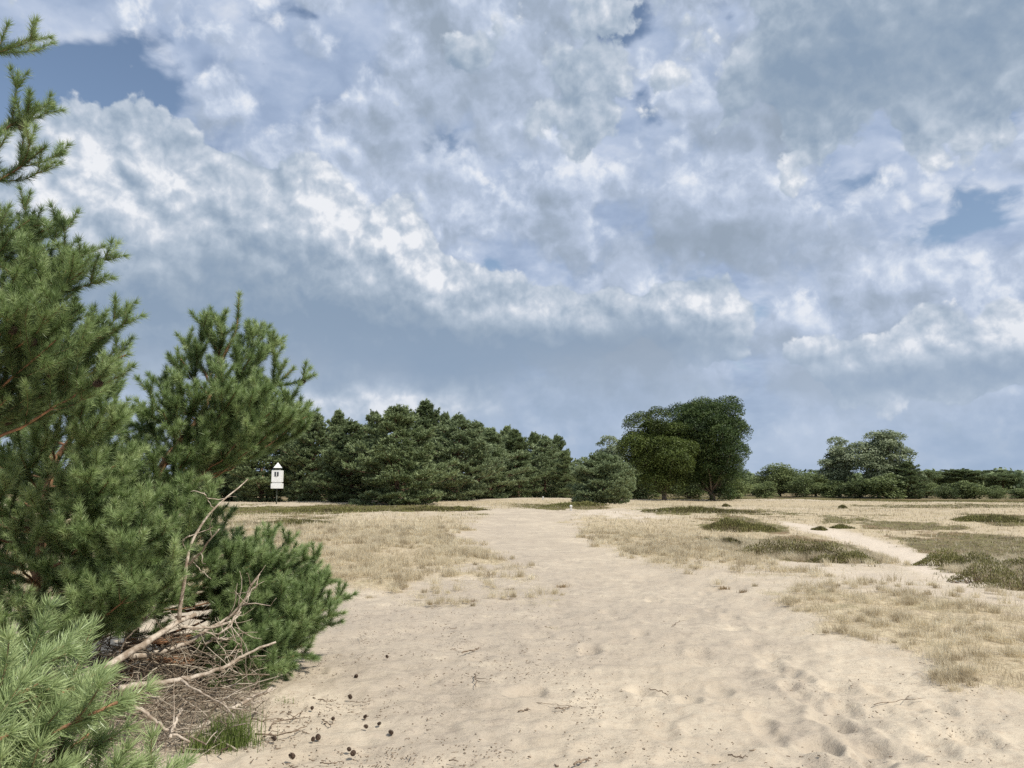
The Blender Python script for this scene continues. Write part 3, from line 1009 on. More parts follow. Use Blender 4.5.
proto('birch1', broadleaf, (M_birchbark, M_birch), kind='birch', seed=64, H=10, Wd=6.0, zb=0.6, nb=56, leaves=330, size=0.26, blob_r=0.14, open_=0.12, trunks=2)


def plant_tree(name, key, px, top_py, dist, width_px=None, label=None, cat='tree', group=None, rot=None, sink=0.0):
    tm, cm, kw = PROTO[key]
    d = pdir(px, 488); x = d[0] / d[1] * dist; y = dist
    z = float(height(x, y))
    top = P(px, top_py, dist)[2]
    sz = (top - z) / kw['H']
    sx = sz if width_px is None else (width_px / F_PX * dist) / kw['Wd']
    e = bpy.data.objects.new(name, None)
    COL.objects.link(e)
    e.location = (x, y, z - sink)
    e.scale = (sx, sx, sz)
    e.rotation_euler = (0, 0, random.uniform(0, 6.28) if rot is None else rot)
    tag(e, label, cat, group)
    a = link('trunk', tm, e)
    b = link('crown', cm, e)
    return e


# the pine wood on the left; px, top py, distance, width px, prototype, label
WOOD = 'pines of the left-hand wood'
for px_, top_, dist_, w_, key_, lab_ in (
    (398, 408, 72, 105, 'pine0', 'widest dark pine, in front of the left wood, boughs down to the heath'),
    (352, 424, 78, 80, 'pine2', 'dark pine at the front edge of the left wood, just left of the widest pine'),
    (312, 416, 84, 70, 'pine1', 'dark pine at the left end of the wood, right of the white box'),
    (455, 418, 82, 82, 'palepine0', 'grey-green pine just right of the widest pine at the wood edge'),
    (490, 430, 88, 66, 'palepine1', 'grey-green pine behind the sandy crest, second right of the widest pine'),
    (519, 432, 92, 50, 'pine3', 'pointed pine over the middle of the sandy crest'),
    (545, 438, 96, 46, 'palepine0', 'low grey-green pine near the right end of the pine wood'),
    (566, 452, 92, 34, 'pine1', 'small pine at the right end of the wood, directly left of the lone round pine'),
    (262, 418, 86, 80, 'pine2', 'dark pine behind the foreground pine top, left of the wayside box'),
    (220, 415, 92, 80, 'pine0', 'pine of the wood almost hidden behind the foreground pine leader'),
    (425, 405, 96, 62, 'pine3', 'tallest pine of the wood, its dark top just right above the widest pine'),
    (376, 414, 100, 56, 'pine2', 'pine top showing above and behind the widest front pine, on its left'),
    (446, 415, 104, 40, 'pine1', 'narrow pine tip behind the grey-green pine, right of the tallest one'),
    (335, 414, 104, 44, 'pine3', 'narrow pine tip standing above the left end of the wood'),
    (475, 424, 108, 50, 'pine0', 'rear pine whose top shows between the two grey-green pines'),
    (505, 428, 112, 44, 'pine2', 'rear pine top just left of the pointed pine over the crest'),
    (533, 434, 112, 42, 'pine1', 'rear pine top just right of the pointed pine over the crest'),
    (556, 437, 116, 36, 'pine0', 'rear pine top at the right end of the wood'),
    (300, 412, 106, 46, 'pine1', 'pine tip at the far left of the wood above the foreground pine side shoots'),
):
    plant_tree('pine_tree', key_, px_, top_, dist_, w_, lab_, 'pine tree', WOOD)
plant_tree('pine_tree', 'roundpine', 603, 457, 62, 70, 'lone low round grey-green pine standing on the heath before the wood, shadow at its left', 'pine tree', None, rot=1.0)
plant_tree('oak_tree', 'yoak', 664, 412, 96, 82, 'yellowish green oak with a thick dark trunk, left one of the big oak pair', 'oak tree', rot=0.6)
plant_tree('oak_tree', 'oak', 711, 395, 98, 94, 'tallest darkest oak on the heath, right one of the big oak pair', 'oak tree', rot=2.0)
plant_tree('birch_tree', 'birch0', 886, 423, 122, 66, 'tall airy birch, the largest of the pale trees right of the oaks', 'birch tree', rot=0.2)
plant_tree('birch_tree', 'birch1', 841, 437, 126, 40, 'slimmer birch standing left of the tallest pale birch', 'birch tree', rot=0.9)
plant_tree('birch_tree', 'birch1', 612, 436, 130, 40, 'pale hazy tree peeping out behind the lone round pine', 'birch tree', rot=2.2)
plant_tree('birch_tree', 'birch0', 640, 441, 138, 30, 'pale hazy tree between the lone round pine and the yellowish oak', 'birch tree', rot=3.0)
BUSH = 'bushes and trees along the heath edge'
for px_, top_, dist_, w_, key_, lab_ in (
    (578, 462, 118, 30, 'bush0', 'green bush between the pine wood and the lone round pine'),
    (640, 470, 108, 44, 'bush1', 'dark bush right of the lone round pine, under the yellowish oak'),
    (618, 462, 126, 44, 'tree1', 'darker green tree behind the lone round pine'),
    (690, 478, 112, 40, 'bush0', 'bush behind the trunks of the oak pair'),
    (735, 474, 106, 34, 'bush1', 'bush at the right foot of the tallest oak'),
    (655, 466, 130, 50, 'tree0', 'tree in the background behind the yellowish oak trunk'),
    (720, 462, 134, 50, 'tree1', 'tree in the background behind the tallest oak'),
    (779, 462, 132, 52, 'tree0', 'rounded green tree right of the tallest oak'),
    (804, 474, 126, 34, 'bush0', 'bush at the right foot of the rounded green tree'),
    (765, 479, 122, 28, 'bush1', 'small bush at the left foot of the rounded green tree'),
    (815, 470, 140, 40, 'tree1', 'tree between the rounded green tree and the slim birch'),
    (832, 478, 124, 34, 'bush1', 'bush under the slim birch, at its left'),
    (858, 476, 120, 40, 'bush0', 'bush in the gap between the two birches'),
    (886, 470, 118, 46, 'bush1', 'dark bush under the tallest birch'),
    (945, 484, 128, 30, 'bush0', 'pale round bush right of the pine beside the tallest birch'),
    (968, 478, 124, 34, 'bush1', 'round bush below the far pines, second from the right edge'),
    (996, 486, 122, 26, 'bush0', 'small round bush near the right edge of the heath'),
    (1022, 487, 130, 30, 'bush1', 'low bush at the right border of the view'),
    (925, 482, 140, 34, 'tree0', 'dim low tree between the birches and the far pines'),
    (752, 476, 150, 50, 'tree0', 'dim tree in the gap right of the tallest oak'),
    (598, 466, 140, 60, 'tree0', 'dim tree far behind the lone round pine'),
    (583, 458, 126, 34, 'tree1', 'darker tree just right of the pine wood end'),
):
    plant_tree('bushy_tree', key_, px_, top_, dist_, w_, lab_, 'bush' if 'bush' in key_ else 'tree', BUSH)
FAR = 'far pines on the right skyline'
plant_tree('pine_tree', 'pine1', 908, 462, 119, 38, 'dense dark pine at the right side of the tallest birch', 'pine tree', None)
labs = ['far pine nearest to the birches on the right skyline', 'far pine second from the birches on the right skyline', 'far pine above the pale round bush on the skyline',
        'broad far pine left of the gap in the right skyline', 'far pine over the second bush from the right edge', 'far pine with a flat top, fourth from the right border',
        'far pine third from the right border of the skyline', 'far pine next to the right border of the skyline', 'far pine cut by the right border of the view']
for i_, (px_, top_, w_) in enumerate(((922, 472, 30), (938, 475, 28), (953, 472, 32), (966, 470, 34), (980, 474, 28), (990, 471, 32), (1003, 475, 28), (1014, 472, 30), (1026, 474, 30))):
    plant_tree('pine_tree', 'tallpine%d' % (i_ % 2), px_, top_, 205 + 9 * (i_ % 3), w_, labs[i_], 'pine tree', FAR)
# closed background of distant woodland, one mass nobody could count
fw = Geo()
rngw = np.random.default_rng(77)
for i in range(230):
    az_ = R(-42 + 84 * i / 229) + rngw.normal(0, 0.002)
    dist_ = 250 + rngw.uniform(-12, 40)
    cx, cy_ = dist_ * math.sin(az_), dist_ * math.cos(az_)
    hh_ = rngw.uniform(5.0, 8.0)
    m = 260
    d_ = rand_dirs(m, rngw)
    pos = np.array([cx, cy_, hh_ * 0.5 - 0.5]) + d_ * np.array([3.6, 3.6, hh_ * 0.5]) * rngw.uniform(0.75, 1.05, (m, 1))
    nrm = d_ + rand_dirs(m, rngw) * 0.6
    nrm /= np.linalg.norm(nrm, axis=1, keepdims=True)
    fw.quads(leaf_quads(pos, nrm, 1.3, rngw, 0.8), np.clip(rngw.normal(0.45, 0.2, m), 0, 1))
tag(link('distant_woodland', fw.mesh('distant_woodland', M_farpine)), kind='stuff')


# ------------------------------------------------------------------ foreground Scots pines
M_needle = leaf_mat('pine_needles', (0.066, 0.108, 0.038), (0.21, 0.295, 0.108), (0.47, 0.56, 0.265), trans=0.22, nscale=2.5, rough=0.42, spec=0.5)
M_needle_near = leaf_mat('near_pine_needles', (0.12, 0.17, 0.065), (0.265, 0.345, 0.145), (0.44, 0.52, 0.25), trans=0.22, nscale=6, rough=0.40, spec=0.5)
M_twig = bark_mat('pine_twig_bark', (0.17, 0.12, 0.06), (0.30, 0.22, 0.11), scale=30)
M_redbark = bark_mat('reddish_pine_bark', (0.19, 0.10, 0.055), (0.36, 0.19, 0.10), scale=14)
M_dead = bark_mat('dead_wood', (0.25, 0.19, 0.135), (0.50, 0.425, 0.34), scale=16)
M_deaddark = bark_mat('old_brushwood', (0.13, 0.09, 0.06), (0.27, 0.20, 0.135), scale=25)


def shoot_template(seed, L, n, nl, w, full=True):
    """one needle-clad section of twig along +Z: (n,3,3) triangles"""
    rng = np.random.default_rng(seed)
    t = rng.uniform(0, 1, n) * L
    az = rng.uniform(0, 6.283, n)
    tilt = np.radians(rng.normal(48, 13, n))
    if full:      # bud end: needles close up around the tip
        k = n // 5
        t[:k] = L * rng.uniform(0.93, 1.0, k)
        tilt[:k] = np.radians(rng.uniform(4, 62, k) ** 1.0)
    tilt = np.clip(tilt, 0.1, 1.35)
    out = np.stack([np.cos(az), np.sin(az), np.zeros(n)], -1)
    ax = out * np.sin(tilt)[:, None] + np.array([0, 0, 1]) * np.cos(tilt)[:, None]
    b = np.stack([np.zeros(n), np.zeros(n), t], -1) + out * 0.002
    ln = nl * rng.uniform(0.75, 1.15, n)[:, None]
    s = np.cross(ax, rand_dirs(n, rng)); s /= np.linalg.norm(s, axis=1, keepdims=True)
    s = s * w / 2
    bend = out * (ln * -0.10)
    tip = b + ax * ln + bend
    m_ = b + ax * ln * 0.55 - bend * 0.15
    T = np.concatenate([np.stack([b - s, b + s, m_ + s], 1), np.stack([b - s, m_ + s, m_ - s], 1), np.stack([m_ - s, m_ + s, tip], 1)], 0) if w < 0.0027 and nl > 0.049 and full == 'near' else \
        np.stack([b - s, b + s, tip], 1)
    return T


def frames(d, rng):
    """rotation matrices (n,3,3) that take +Z to d with a random roll"""
    n = len(d)
    a = np.cross(d, rand_dirs(n, rng)); a /= np.linalg.norm(a, axis=1, keepdims=True) + 1e-9
    b = np.cross(d, a)
    return np.stack([a, b, d], -1)


def crm(pts, n):
    """smooth curve through control points"""
    p = np.asarray(pts, float)
    if len(p) == 2:
        t = np.linspace(0, 1, n)[:, None]
        return p[0] * (1 - t) + p[1] * t
    q = np.vstack([2 * p[0] - p[1], p, 2 * p[-1] - p[-2]])
    out = []
    u = np.linspace(0, len(p) - 1 - 1e-6, n)
    for v in u:
        i = int(v); t = v - i
        a, b, c, d = q[i], q[i + 1], q[i + 2], q[i + 3]
        out.append(0.5 * ((2 * b) + (-a + c) * t + (2 * a - 5 * b + 4 * c - d) * t * t + (-a + 3 * b - 3 * c + d) * t ** 3))
    return np.array(out)


class Pine:
    def __init__(s, seed, sec=0.11, nn=170, nl=0.074, w=0.0036, near=False):
        s.rng = np.random.default_rng(seed)
        s.sec = sec
        s.pos, s.dir, s.end, s.sz = [], [], [], []
        s.branches, s.limbs, s.trunk = Geo(), [], Geo()
        s.tm = [shoot_template(seed * 10 + i, sec * 1.1, nn, nl, w, 'near' if near else False) for i in range(3)]
        s.te = [shoot_template(seed * 10 + 5 + i, sec * 1.1, int(nn * 1.2), nl * 0.95, w, 'near' if near else True) for i in range(3)]

    def clothe(s, pts, length, scale=1.0):
        """needles on the last `length` metres of a curve"""
        seg = np.linalg.norm(np.diff(pts, axis=0), axis=1)
        cum = np.concatenate([[0], np.cumsum(seg)])
        tot = cum[-1]
        a = tot - s.sec
        first = True
        while a > max(0, tot - length) - s.sec * 0.5:
            aa = max(a, 0)
            p0 = np.array([np.interp(aa, cum, pts[:, i]) for i in range(3)])
            p1 = np.array([np.interp(min(aa + s.sec, tot), cum, pts[:, i]) for i in range(3)])
            d = p1 - p0
            nn_ = np.linalg.norm(d)
            if nn_ > 1e-5:
                s.pos.append(p0); s.dir.append(d / nn_); s.end.append(first); s.sz.append(scale)
            first = False
            a -= s.sec * 0.92

    def twig(s, p, d, L, r, lvl):
        rng = s.rng
        d = d / np.linalg.norm(d)
        up = np.array([0, 0, 1.0])
        n = 5
        pts = [p]
        cur = d.copy()
        for i in range(n):
            cur = cur + up * 0.13 + rng.normal(0, 0.06, 3)
            cur /= np.linalg.norm(cur)
            pts.append(pts[-1] + cur * L / n)
        pts = np.array(pts)
        s.branches.tube(pts, np.linspace(r, r * 0.45, n + 1), 4, a=rng.uniform(0, 1), cap=False)
        s.clothe(pts, min(L, 0.30 if lvl > 1 else 0.34))
        if lvl < 3 and L > 0.21:
            step = 0.20 if lvl == 1 else 0.19
            k = max(1, int(L * 0.85 / step))
            for i in range(k):
                f = 1 - (i + rng.uniform(0.1, 0.45)) * step / L
                if f < 0.12: break
                q = np.array([np.interp(f * n, np.arange(n + 1), pts[:, c]) for c in range(3)])
                dd = pts[min(n, int(f * n) + 1)] - pts[int(f * n)]
                dd /= np.linalg.norm(dd)
                a0 = rng.uniform(0, 6.28)
                for j in range(2 if lvl == 2 else 3):
                    az = a0 + j * 6.283 / (2 if lvl == 2 else 3) + rng.normal(0, 0.3)
                    u_ = np.cross(dd, [0.1, 0.2, 1]); u_ /= np.linalg.norm(u_)
                    v_ = np.cross(dd, u_)
                    side = u_ * math.cos(az) + v_ * math.sin(az) * 0.75
                    nd = dd * 0.75 + side * 0.75 + up * 0.12
                    LL = min((1 - f) * L * 0.75 + 0.10, 0.32) * rng.uniform(0.7, 1.15)
                    s.twig(q, nd, LL, r * 0.6, lvl + 1)

    def limb(s, ctrl, r=0.018, spread=0.36, bare=0.35, step=0.18, whorl=3):
        """main limb through control points, twigs on its outer part"""
        rng = s.rng
        if s.sec > 0.105: r = r * rng.uniform(0.7, 1.2); bare = bare + rng.uniform(0, 0.12)
        ctrl = np.asarray(ctrl, float)
        Ltot = np.linalg.norm(np.diff(ctrl, axis=0), axis=1).sum()
        n = max(6, int(Ltot / 0.12))
        pts = crm(ctrl, n + 1)
        pts[1:-1] += rng.normal(0, 0.008, (n - 1, 3))
        g = Geo()
        g.tube(pts, np.linspace(r, 0.0045, n + 1), 6, a=rng.uniform(0, 1), cap=False)
        s.limbs.append(g)
        s.clothe(pts, 0.42)
        cum = np.linspace(0, 1, n + 1)
        a = Ltot - (0.10 if s.sec < 0.105 else 0.20)
        while a > Ltot * bare:
            f = a / Ltot
            q = np.array([np.interp(f, cum, pts[:, c]) for c in range(3)])
            i0 = min(n - 1, int(f * n))
            dd = pts[i0 + 1] - pts[i0]; dd /= np.linalg.norm(dd)
            a0 = rng.uniform(0, 6.28)
            for j in range(whorl):
                az = a0 + j * 6.283 / whorl + rng.normal(0, 0.3)
                u_ = np.cross(dd, [0.1, 0.2, 1]); u_ /= np.linalg.norm(u_)
                v_ = np.cross(dd, u_)
                side = u_ * math.cos(az) + v_ * math.sin(az)
                nd = dd * 0.8 + side * 0.8 + np.array([0, 0, 0.15])
                LL = min(0.15 + (1 - f) * Ltot * 0.7, spread) * rng.uniform(0.7, 1.25)
                s.twig(q, nd, LL, 0.0038, 2 if LL < 0.24 else 1)
            a -= step * rng.uniform(0.8, 1.25)

    def foliage(s, name, mat):
        rng = s.rng
        pos, dr, en, sz = np.array(s.pos), np.array(s.dir), np.array(s.end), np.array(s.sz)
        Rm = frames(dr, rng)
        g = Geo()
        pick = rng.integers(0, 3, len(pos))
        ntri = 0
        for e in (True, False):
            for k in range(3):
                sel = (en == e) & (pick == k)
                if not sel.any(): continue
                T = (s.te if e else s.tm)[k]
                base_t = np.clip(rng.normal(0.34 if not e else 0.74, 0.15, sel.sum()), 0, 1)
                out = np.einsum('mij,nkj->mnki', Rm[sel], T) + pos[sel][:, None, None, :]
                tint = np.repeat(base_t, len(T)) + rng.normal(0, 0.12, sel.sum() * len(T))
                g.tris(out.reshape(-1, 3, 3), np.clip(tint, 0, 1))
                ntri += sel.sum() * len(T)
        print(name, 'sections', len(pos), 'tris', ntri)
        return g.mesh(name, mat)

    def finish(s, name, label, base, mat, trunk=None, trunk_r=(0.08, 0.01), group=None):
        e = bpy.data.objects.new(name, None)
        COL.objects.link(e)
        e.location = tuple(base)
        tag(e, label, 'pine tree', group)
        off = -np.asarray(base, float)
        if trunk is not None:
            g = Geo(); p = crm(trunk, 26)
            g.tube(p, trunk_r[1] + (trunk_r[0] - trunk_r[1]) * np.linspace(1, 0, 26) ** 1.2, 9)
            g.V = [v + off for v in g.V]
            link('trunk', g.mesh('trunk', M_redbark, smooth=True), e)
        for g in s.limbs:
            g.V = [v + off for v in g.V]
            link('limb', g.mesh('limb', M_redbark, smooth=True), e)
        s.branches.V = [v + off for v in s.branches.V]
        link('twigs', s.branches.mesh('twigs', M_twig), e)
        me = s.foliage('needles', mat)
        co = np.empty(len(me.vertices) * 3, np.float32)
        me.vertices.foreach_get('co', co)
        co = (co.reshape(-1, 3) + off).astype(np.float32)
        me.vertices.foreach_set('co', co.ravel()); me.update()
        link('needles', me, e)
        return e


def inside(poly, x, y):
    c = False
    for i in range(len(poly)):
        (x1, y1), (x2, y2) = poly[i], poly[(i + 1) % len(poly)]
        if (y1 > y) != (y2 > y) and x < (x2 - x1) * (y - y1) / (y2 - y1) + x1:
            c = not c
    return c


def fill_limbs(pine, trunk, poly, n, dep, dspread, seed, drop=0.35, mind=0.28, r=0.014, bare=0.45):
    """limbs from the trunk to tips spread through a volume whose silhouette is poly"""
    rng = random.Random(seed)
    xs = [p[0] for p in poly]; ys = [p[1] for p in poly]
    tips = []
    tries = 0
    while len(tips) < n and tries < 20000:
        tries += 1
        px, py = rng.uniform(min(xs), max(xs)), rng.uniform(min(ys), max(ys))
        if not inside(poly, px, py): continue
        dd = dep + rng.uniform(-dspread, dspread)
        q = P(px, py, dd)
        if q[2] < height(q[0], q[1]) + 0.12: continue
        if any(np.linalg.norm(q - t) < mind for t in tips): continue
        tips.append(q)
    tk = crm(trunk, 40)
    for q in tips:
        hd = np.hypot(tk[:, 0] - q[0], tk[:, 1] - q[1])
        want = q[2] - drop * hd
        i = int(np.argmin(np.abs(tk[:, 2] - want) + 0.15 * hd))
        a = tk[i]
        mid = (a + q) / 2 + np.array([0, 0, -0.06 * np.linalg.norm(q - a)])
        pine.limb([a, mid, q], r=r, bare=bare)
    return len(tips)


M_cone = bark_mat('cone_scales', (0.045, 0.028, 0.018), (0.12, 0.075, 0.048), scale=60)


def cone_mesh(seed):
    rng = np.random.default_rng(seed)
    g = Geo()
    core = np.array([[0, 0, z] for z in np.linspace(-0.022, 0.022, 7)])
    g.tube(core, [0.004, 0.010, 0.012, 0.012, 0.010, 0.007, 0.002], 8)
    for i in range(58):
        f = i / 58
        az = i * 2.39996
        z = -0.020 + 0.040 * f
        r = 0.017 * math.sin(math.pi * (0.18 + 0.74 * f)) ** 0.7 + 0.003
        o = np.array([math.cos(az), math.sin(az), 0]); s_ = np.array([-math.sin(az), math.cos(az), 0])
        tilt = 0.25 + 0.6 * f
        tip = o * r + [0, 0, z + 0.006 * tilt]
        b = o * r * 0.25 + [0, 0, z - 0.002]
        w = 0.0052 * (1 - 0.45 * f)
        up_ = np.array([0, 0, 0.0022])
        V = [b - s_ * w * .5, b + s_ * w * .5, tip + s_ * w, tip - s_ * w, b - s_ * w * .5 + up_, b + s_ * w * .5 + up_, tip + s_ * w * .8 + up_, tip - s_ * w * .8 + up_]
        g.add(V, Q=[[0, 1, 2, 3], [7, 6, 5, 4], [0, 4, 5, 1], [1, 5, 6, 2], [2, 6, 7, 3], [3, 7, 4, 0]], a=rng.uniform(0, 1))
    return g.mesh('pine_cone', M_cone)


CONES = [cone_mesh(i) for i in range(3)]


def old_cones(root, pine, n, seed):
    rng = np.random.default_rng(seed)
    pos = np.array(pine.pos)
    for i in rng.choice(len(pos), n, replace=False):
        o = link('cone', CONES[i % 3], root, tuple(pos[i] - np.array(root.location) + [0, 0, -0.03]))
        o.rotation_euler = (R(180 + rng.uniform(-50, 50)), R(rng.uniform(-50, 50)), 0)
        o.scale = (1.2, 1.2, 1.2)


# middle pine with the tall leader
GZ = lambda x, y: float(height(x, y))
Db = 7.0
tb = P(128, 640, Db); tb[2] = GZ(tb[0], tb[1]) - 0.1
trunk_b = [tb, P(140, 570, Db), P(150, 500, Db), P(166, 460, Db), P(203, 412, Db + 0.05), P(222, 360, Db + .1), P(236, 330, Db + .1), P(239, 296, Db + .1)]
pb = Pine(101)
tkb = crm(trunk_b, 60)
pb.clothe(tkb, 0.75)
for tx, ty, dd in ((206, 314, 0), (221, 318, -.2), (262, 330, .1), (266, 340, -.15), (292, 362, 0.1), (188, 335, .2), (165, 372, 0), (170, 392, -.3), (288, 398, 0.3), (250, 350, -.4), (210, 350, .4), 
                   (308, 408, 0.0), (286, 412, -.4), (150, 415, .3), (270, 380, -.5), (235, 385, -.7), (195, 390, -.6), (270, 405, -.7), (300, 408, .5),
                   (180, 350, -.1)):
    q = P(tx, ty + 8, Db + dd)
    j = int(np.argmin(np.abs(tkb[:, 2] - (q[2] - 0.30 - 0.25 * abs(q[0] - tkb[:, 0])))))
    a = tkb[j]
    mid = (a + q) / 2 + np.array([0, 0, -0.10 * np.linalg.norm(q - a)])
    pb.limb([a, mid, q], r=0.012, spread=0.26, bare=0.42, step=0.20)
poly_b = [(160, 400), (215, 375), (285, 400), (292, 412), (250, 432), (215, 480), (215, 560), (200, 590), (110, 600), (90, 470), (120, 420)]
fill_limbs(pb, trunk_b, poly_b, 34, Db, 0.9, 5, mind=0.34)
# low boughs that reach out over the sand on the right
low_tips = ((340, 592, .1), (328, 604, -.2), (326, 570, .4), (306, 556, .0), (228, 530, 0), (312, 628, .2), (298, 650, -.5), (286, 664, -.7), (270, 672, -.9), (250, 668, -.9), (306, 640, -.3), (262, 640, -.6), (290, 610, -.5),
            (305, 598, .6), (280, 575, -.3), (255, 560, -.4), (270, 600, .2), (250, 610, -.5), (235, 580, -.2), (225, 545, 0), (284, 548, .4), (262, 585, .7), (298, 620, .5), (270, 632, .3), (322, 612, .3))
for tx, ty, dd in low_tips:
    q = P(tx - 4, ty + 6, 7.5 + dd)
    q[2] = max(q[2], GZ(q[0], q[1]) + 0.10)
    a = tkb[int(np.argmin(np.abs(tkb[:, 2] - max(0.2, q[2] - 0.25))))]
    mid = (a + q) / 2 + np.array([0, 0, -0.05 * np.linalg.norm(q - a)])
    mid[2] = max(mid[2], 0.15)
    pb.limb([a, mid, q], r=0.013, spread=0.28, bare=0.50, step=0.14)
tlow = [P(225, 640, 7.6), P(235, 600, 7.6), P(240, 545, 7.6)]
tlow = [np.array([P(150, 640, 7.4)[0], 7.4, 0.1]), np.array([P(175, 640, 7.4)[0], 7.45, 0.5]), np.array([P(190, 640, 7.4)[0], 7.5, 1.2])]
fill_limbs(pb, tlow, [(190, 510), (225, 530), (285, 560), (320, 595), (305, 635), (270, 650), (225, 640), (195, 600)], 15, 7.5, 0.7, 15, mind=0.30, drop=0.15)
rb_ = pb.finish('pine_tree', 'young Scots pine with a tall leader shoot and low boughs over the brushwood', tb, M_needle, trunk_b, (0.06, 0.003), None)

# bushy pine filling the left, lower than its neighbours
Dc = 6.3
tc_ = P(30, 660, Dc); tc_[2] = GZ(tc_[0], tc_[1]) - 0.1
trunk_c = [tc_, P(40, 560, Dc), P(52, 470, Dc + .1), P(82, 425, Dc + .1), P(92, 398, Dc)]
pc = Pine(202)
pc.clothe(crm(trunk_c, 40), 0.3)
poly_c = [(-60, 430), (50, 412), (88, 388), (118, 408), (150, 450), (175, 520), (180, 600), (150, 640), (60, 660), (-60, 660)]
fill_limbs(pc, trunk_c, poly_c, 78, Dc, 1.0, 6, mind=0.30)
rc_ = pc.finish('pine_tree', 'low dense Scots pine between the tall left pine and the one with the leader', tc_, M_needle, trunk_c, (0.06, 0.004), None)

# tall pine at the left border
Da = 4.9
xa = P(-85, 488, Da)[0]
ta = np.array([xa, Da, GZ(xa, Da) - 0.1])
trunk_a = [ta, ta + [0.05, 0, 1.5], ta + [0.0, 0.05, 3.0], ta + [0.06, 0, 4.4], ta + [0.05, 0, 5.6]]
pa = Pine(303, nn=150, w=0.0030, nl=0.066)
for tx, ty, dd in ((52, 100, 0), (40, 30, .1), (58, 138, -.1), (14, 162, .2), (12, 205, .2), (44, 210, 0), (68, 216, .2), (104, 240, 0), (96, 262, -.3), (75, 235, .4), (85, 285, .3), (92, 300, -.2),
                   (132, 318, 0), (140, 345, .2), (118, 362, -.2), (100, 345, .4), (70, 330, -.4), (62, 382, .1), (80, 370, 0), (30, 300, -.5), (10, 340, -.5), (20, 390, -.3), (15, 225, .4),
                   (4, 40, .2), (0, 0, 0.1), (-14, 120, .3), (10, 400, .4), (110, 320, .4), (60, 262, 0), (5, 280, .1)):
    q = P(tx - 14, ty + 10, Da + dd)
    hd = math.hypot(q[0] - xa, q[1] - Da)
    tk = crm(trunk_a, 80)
    a = tk[int(np.argmin(np.abs(tk[:, 2] - (q[2] - 0.38 * hd - 0.05))))]
    mid = (a + q) / 2 + np.array([0, 0, -0.07 * np.linalg.norm(q - a)])
    pa.limb([a, mid, q], r=0.013, spread=0.26, bare=0.40, step=0.16)
poly_a = [(-150, 215), (-5, 230), (30, 250), (60, 300), (50, 370), (20, 400), (-150, 430)]
fill_limbs(pa, trunk_a, poly_a, 20, Da, 0.7, 8, mind=0.38)
ra_ = pa.finish('pine_tree', 'tall Scots pine at the left border, cut by it, boughs reaching into the sky', ta, M_needle, trunk_a, (0.09, 0.02), None)

old_cones(rb_, pb, 26, 1); old_cones(rc_, pc, 22, 2); old_cones(ra_, pa, 14, 3)

# close pine whose shoots fill the bottom left corner
Dn = 2.1
tn = np.array([-1.95, 1.75, GZ(-1.95, 1.75) - 0.05])
trunk_n = [tn, tn + [0.03, 0.02, 0.5], tn + [0.0, 0.05, 1.0], tn + [0.02, 0.03, 1.35]]
pn = Pine(404, sec=0.10, nn=150, nl=0.056, w=0.0020, near=True)
for tx, ty, dd in ((86, 612, 0.15), (140, 668, 0), (28, 640, .1), (60, 650, -.05), (112, 700, .1), (150, 735, .15), (195, 752, .3), (215, 765, .35), (80, 735, -.1), (30, 700, -.2), (10, 655, .3), (-20, 640, .1), (120, 640, .35),
                   (165, 760, 0), (60, 775, -.2), (105, 760, .2), (-10, 740, -.2), (60, 690, .3), (100, 672, .5), (10, 610 + 20, .5), (45, 735, .4), (130, 790, .1), (180, 800, .2), (0, 790, 0)):
    q = P(tx - 22, ty + 34, Dn + dd)
    a = np.array([tn[0], tn[1], 0]) + [0, 0, max(0.15, q[2] - 0.35)]
    mid = (a + q) / 2 + np.array([0, 0, -0.05])
    pn.limb([a, mid, q], r=0.009, spread=0.15, bare=0.45, step=0.12, whorl=3)
pn.finish('pine_tree', 'light green young pine filling the bottom left corner, its single needles visible', tn, M_needle_near, trunk_n, (0.035, 0.01), None)


# ------------------------------------------------------------------ dead wood under the pine
def dead_branch(ctrl_px, r0, r1, label, twigs=8, seed=1, mat=None, forks=(), dark=0.3, kink=0.006):
    """ctrl_px: (px, py, depth) control points; forks: the same for side branches with their radii"""
    rng = np.random.default_rng(seed)
    main = crm([P(*c) for c in ctrl_px], 26)
    main[1:-1] += rng.normal(0, kink, (24, 3)) * 0.6
    base = main[0].copy()
    e = bpy.data.objects.new('dead_branch', None)
    COL.objects.link(e)
    e.location = tuple(base)
    tag(e, label, 'branch', 'dead branches lying under the pine')
    g = Geo(); g.tube(main - base, np.linspace(r0, r1, 26), 8)
    link('stem', g.mesh('stem', mat or M_dead, smooth=True), e)
    lines = [(main, r0, r1)]
    for fk, fa, fb in forks:
        l_ = crm([P(*c) for c in fk], 14)
        l_[1:-1] += rng.normal(0, kink * 0.5, (12, 3))
        g = Geo(); g.tube(l_ - base, np.linspace(fa, fb, 14), 6)
        link('side_branch', g.mesh('side_branch', mat or M_dead, smooth=True), e)
        lines.append((l_, fa, fb))
    g = Geo()
    for i in range(twigs):
        l_, a_, b_ = lines[rng.integers(0, len(lines))]
        k = rng.integers(3, len(l_) - 2)
        d = l_[k + 1] - l_[k - 1]; d /= np.linalg.norm(d)
        dd = d * 0.6 + rand_dirs(1, rng)[0] * 0.9
        L = rng.uniform(0.08, 0.32)
        q = [l_[k] - base]
        for j in range(5):
            dd = dd + rng.normal(0, 0.25, 3); dd /= np.linalg.norm(dd)
            q.append(q[-1] + dd * L / 5)
        g.tube(q, np.linspace(0.0045, 0.0015, 6), 4)
    if g.n:
        link('twigs', g.mesh('twigs', mat or M_dead), e)
    return e


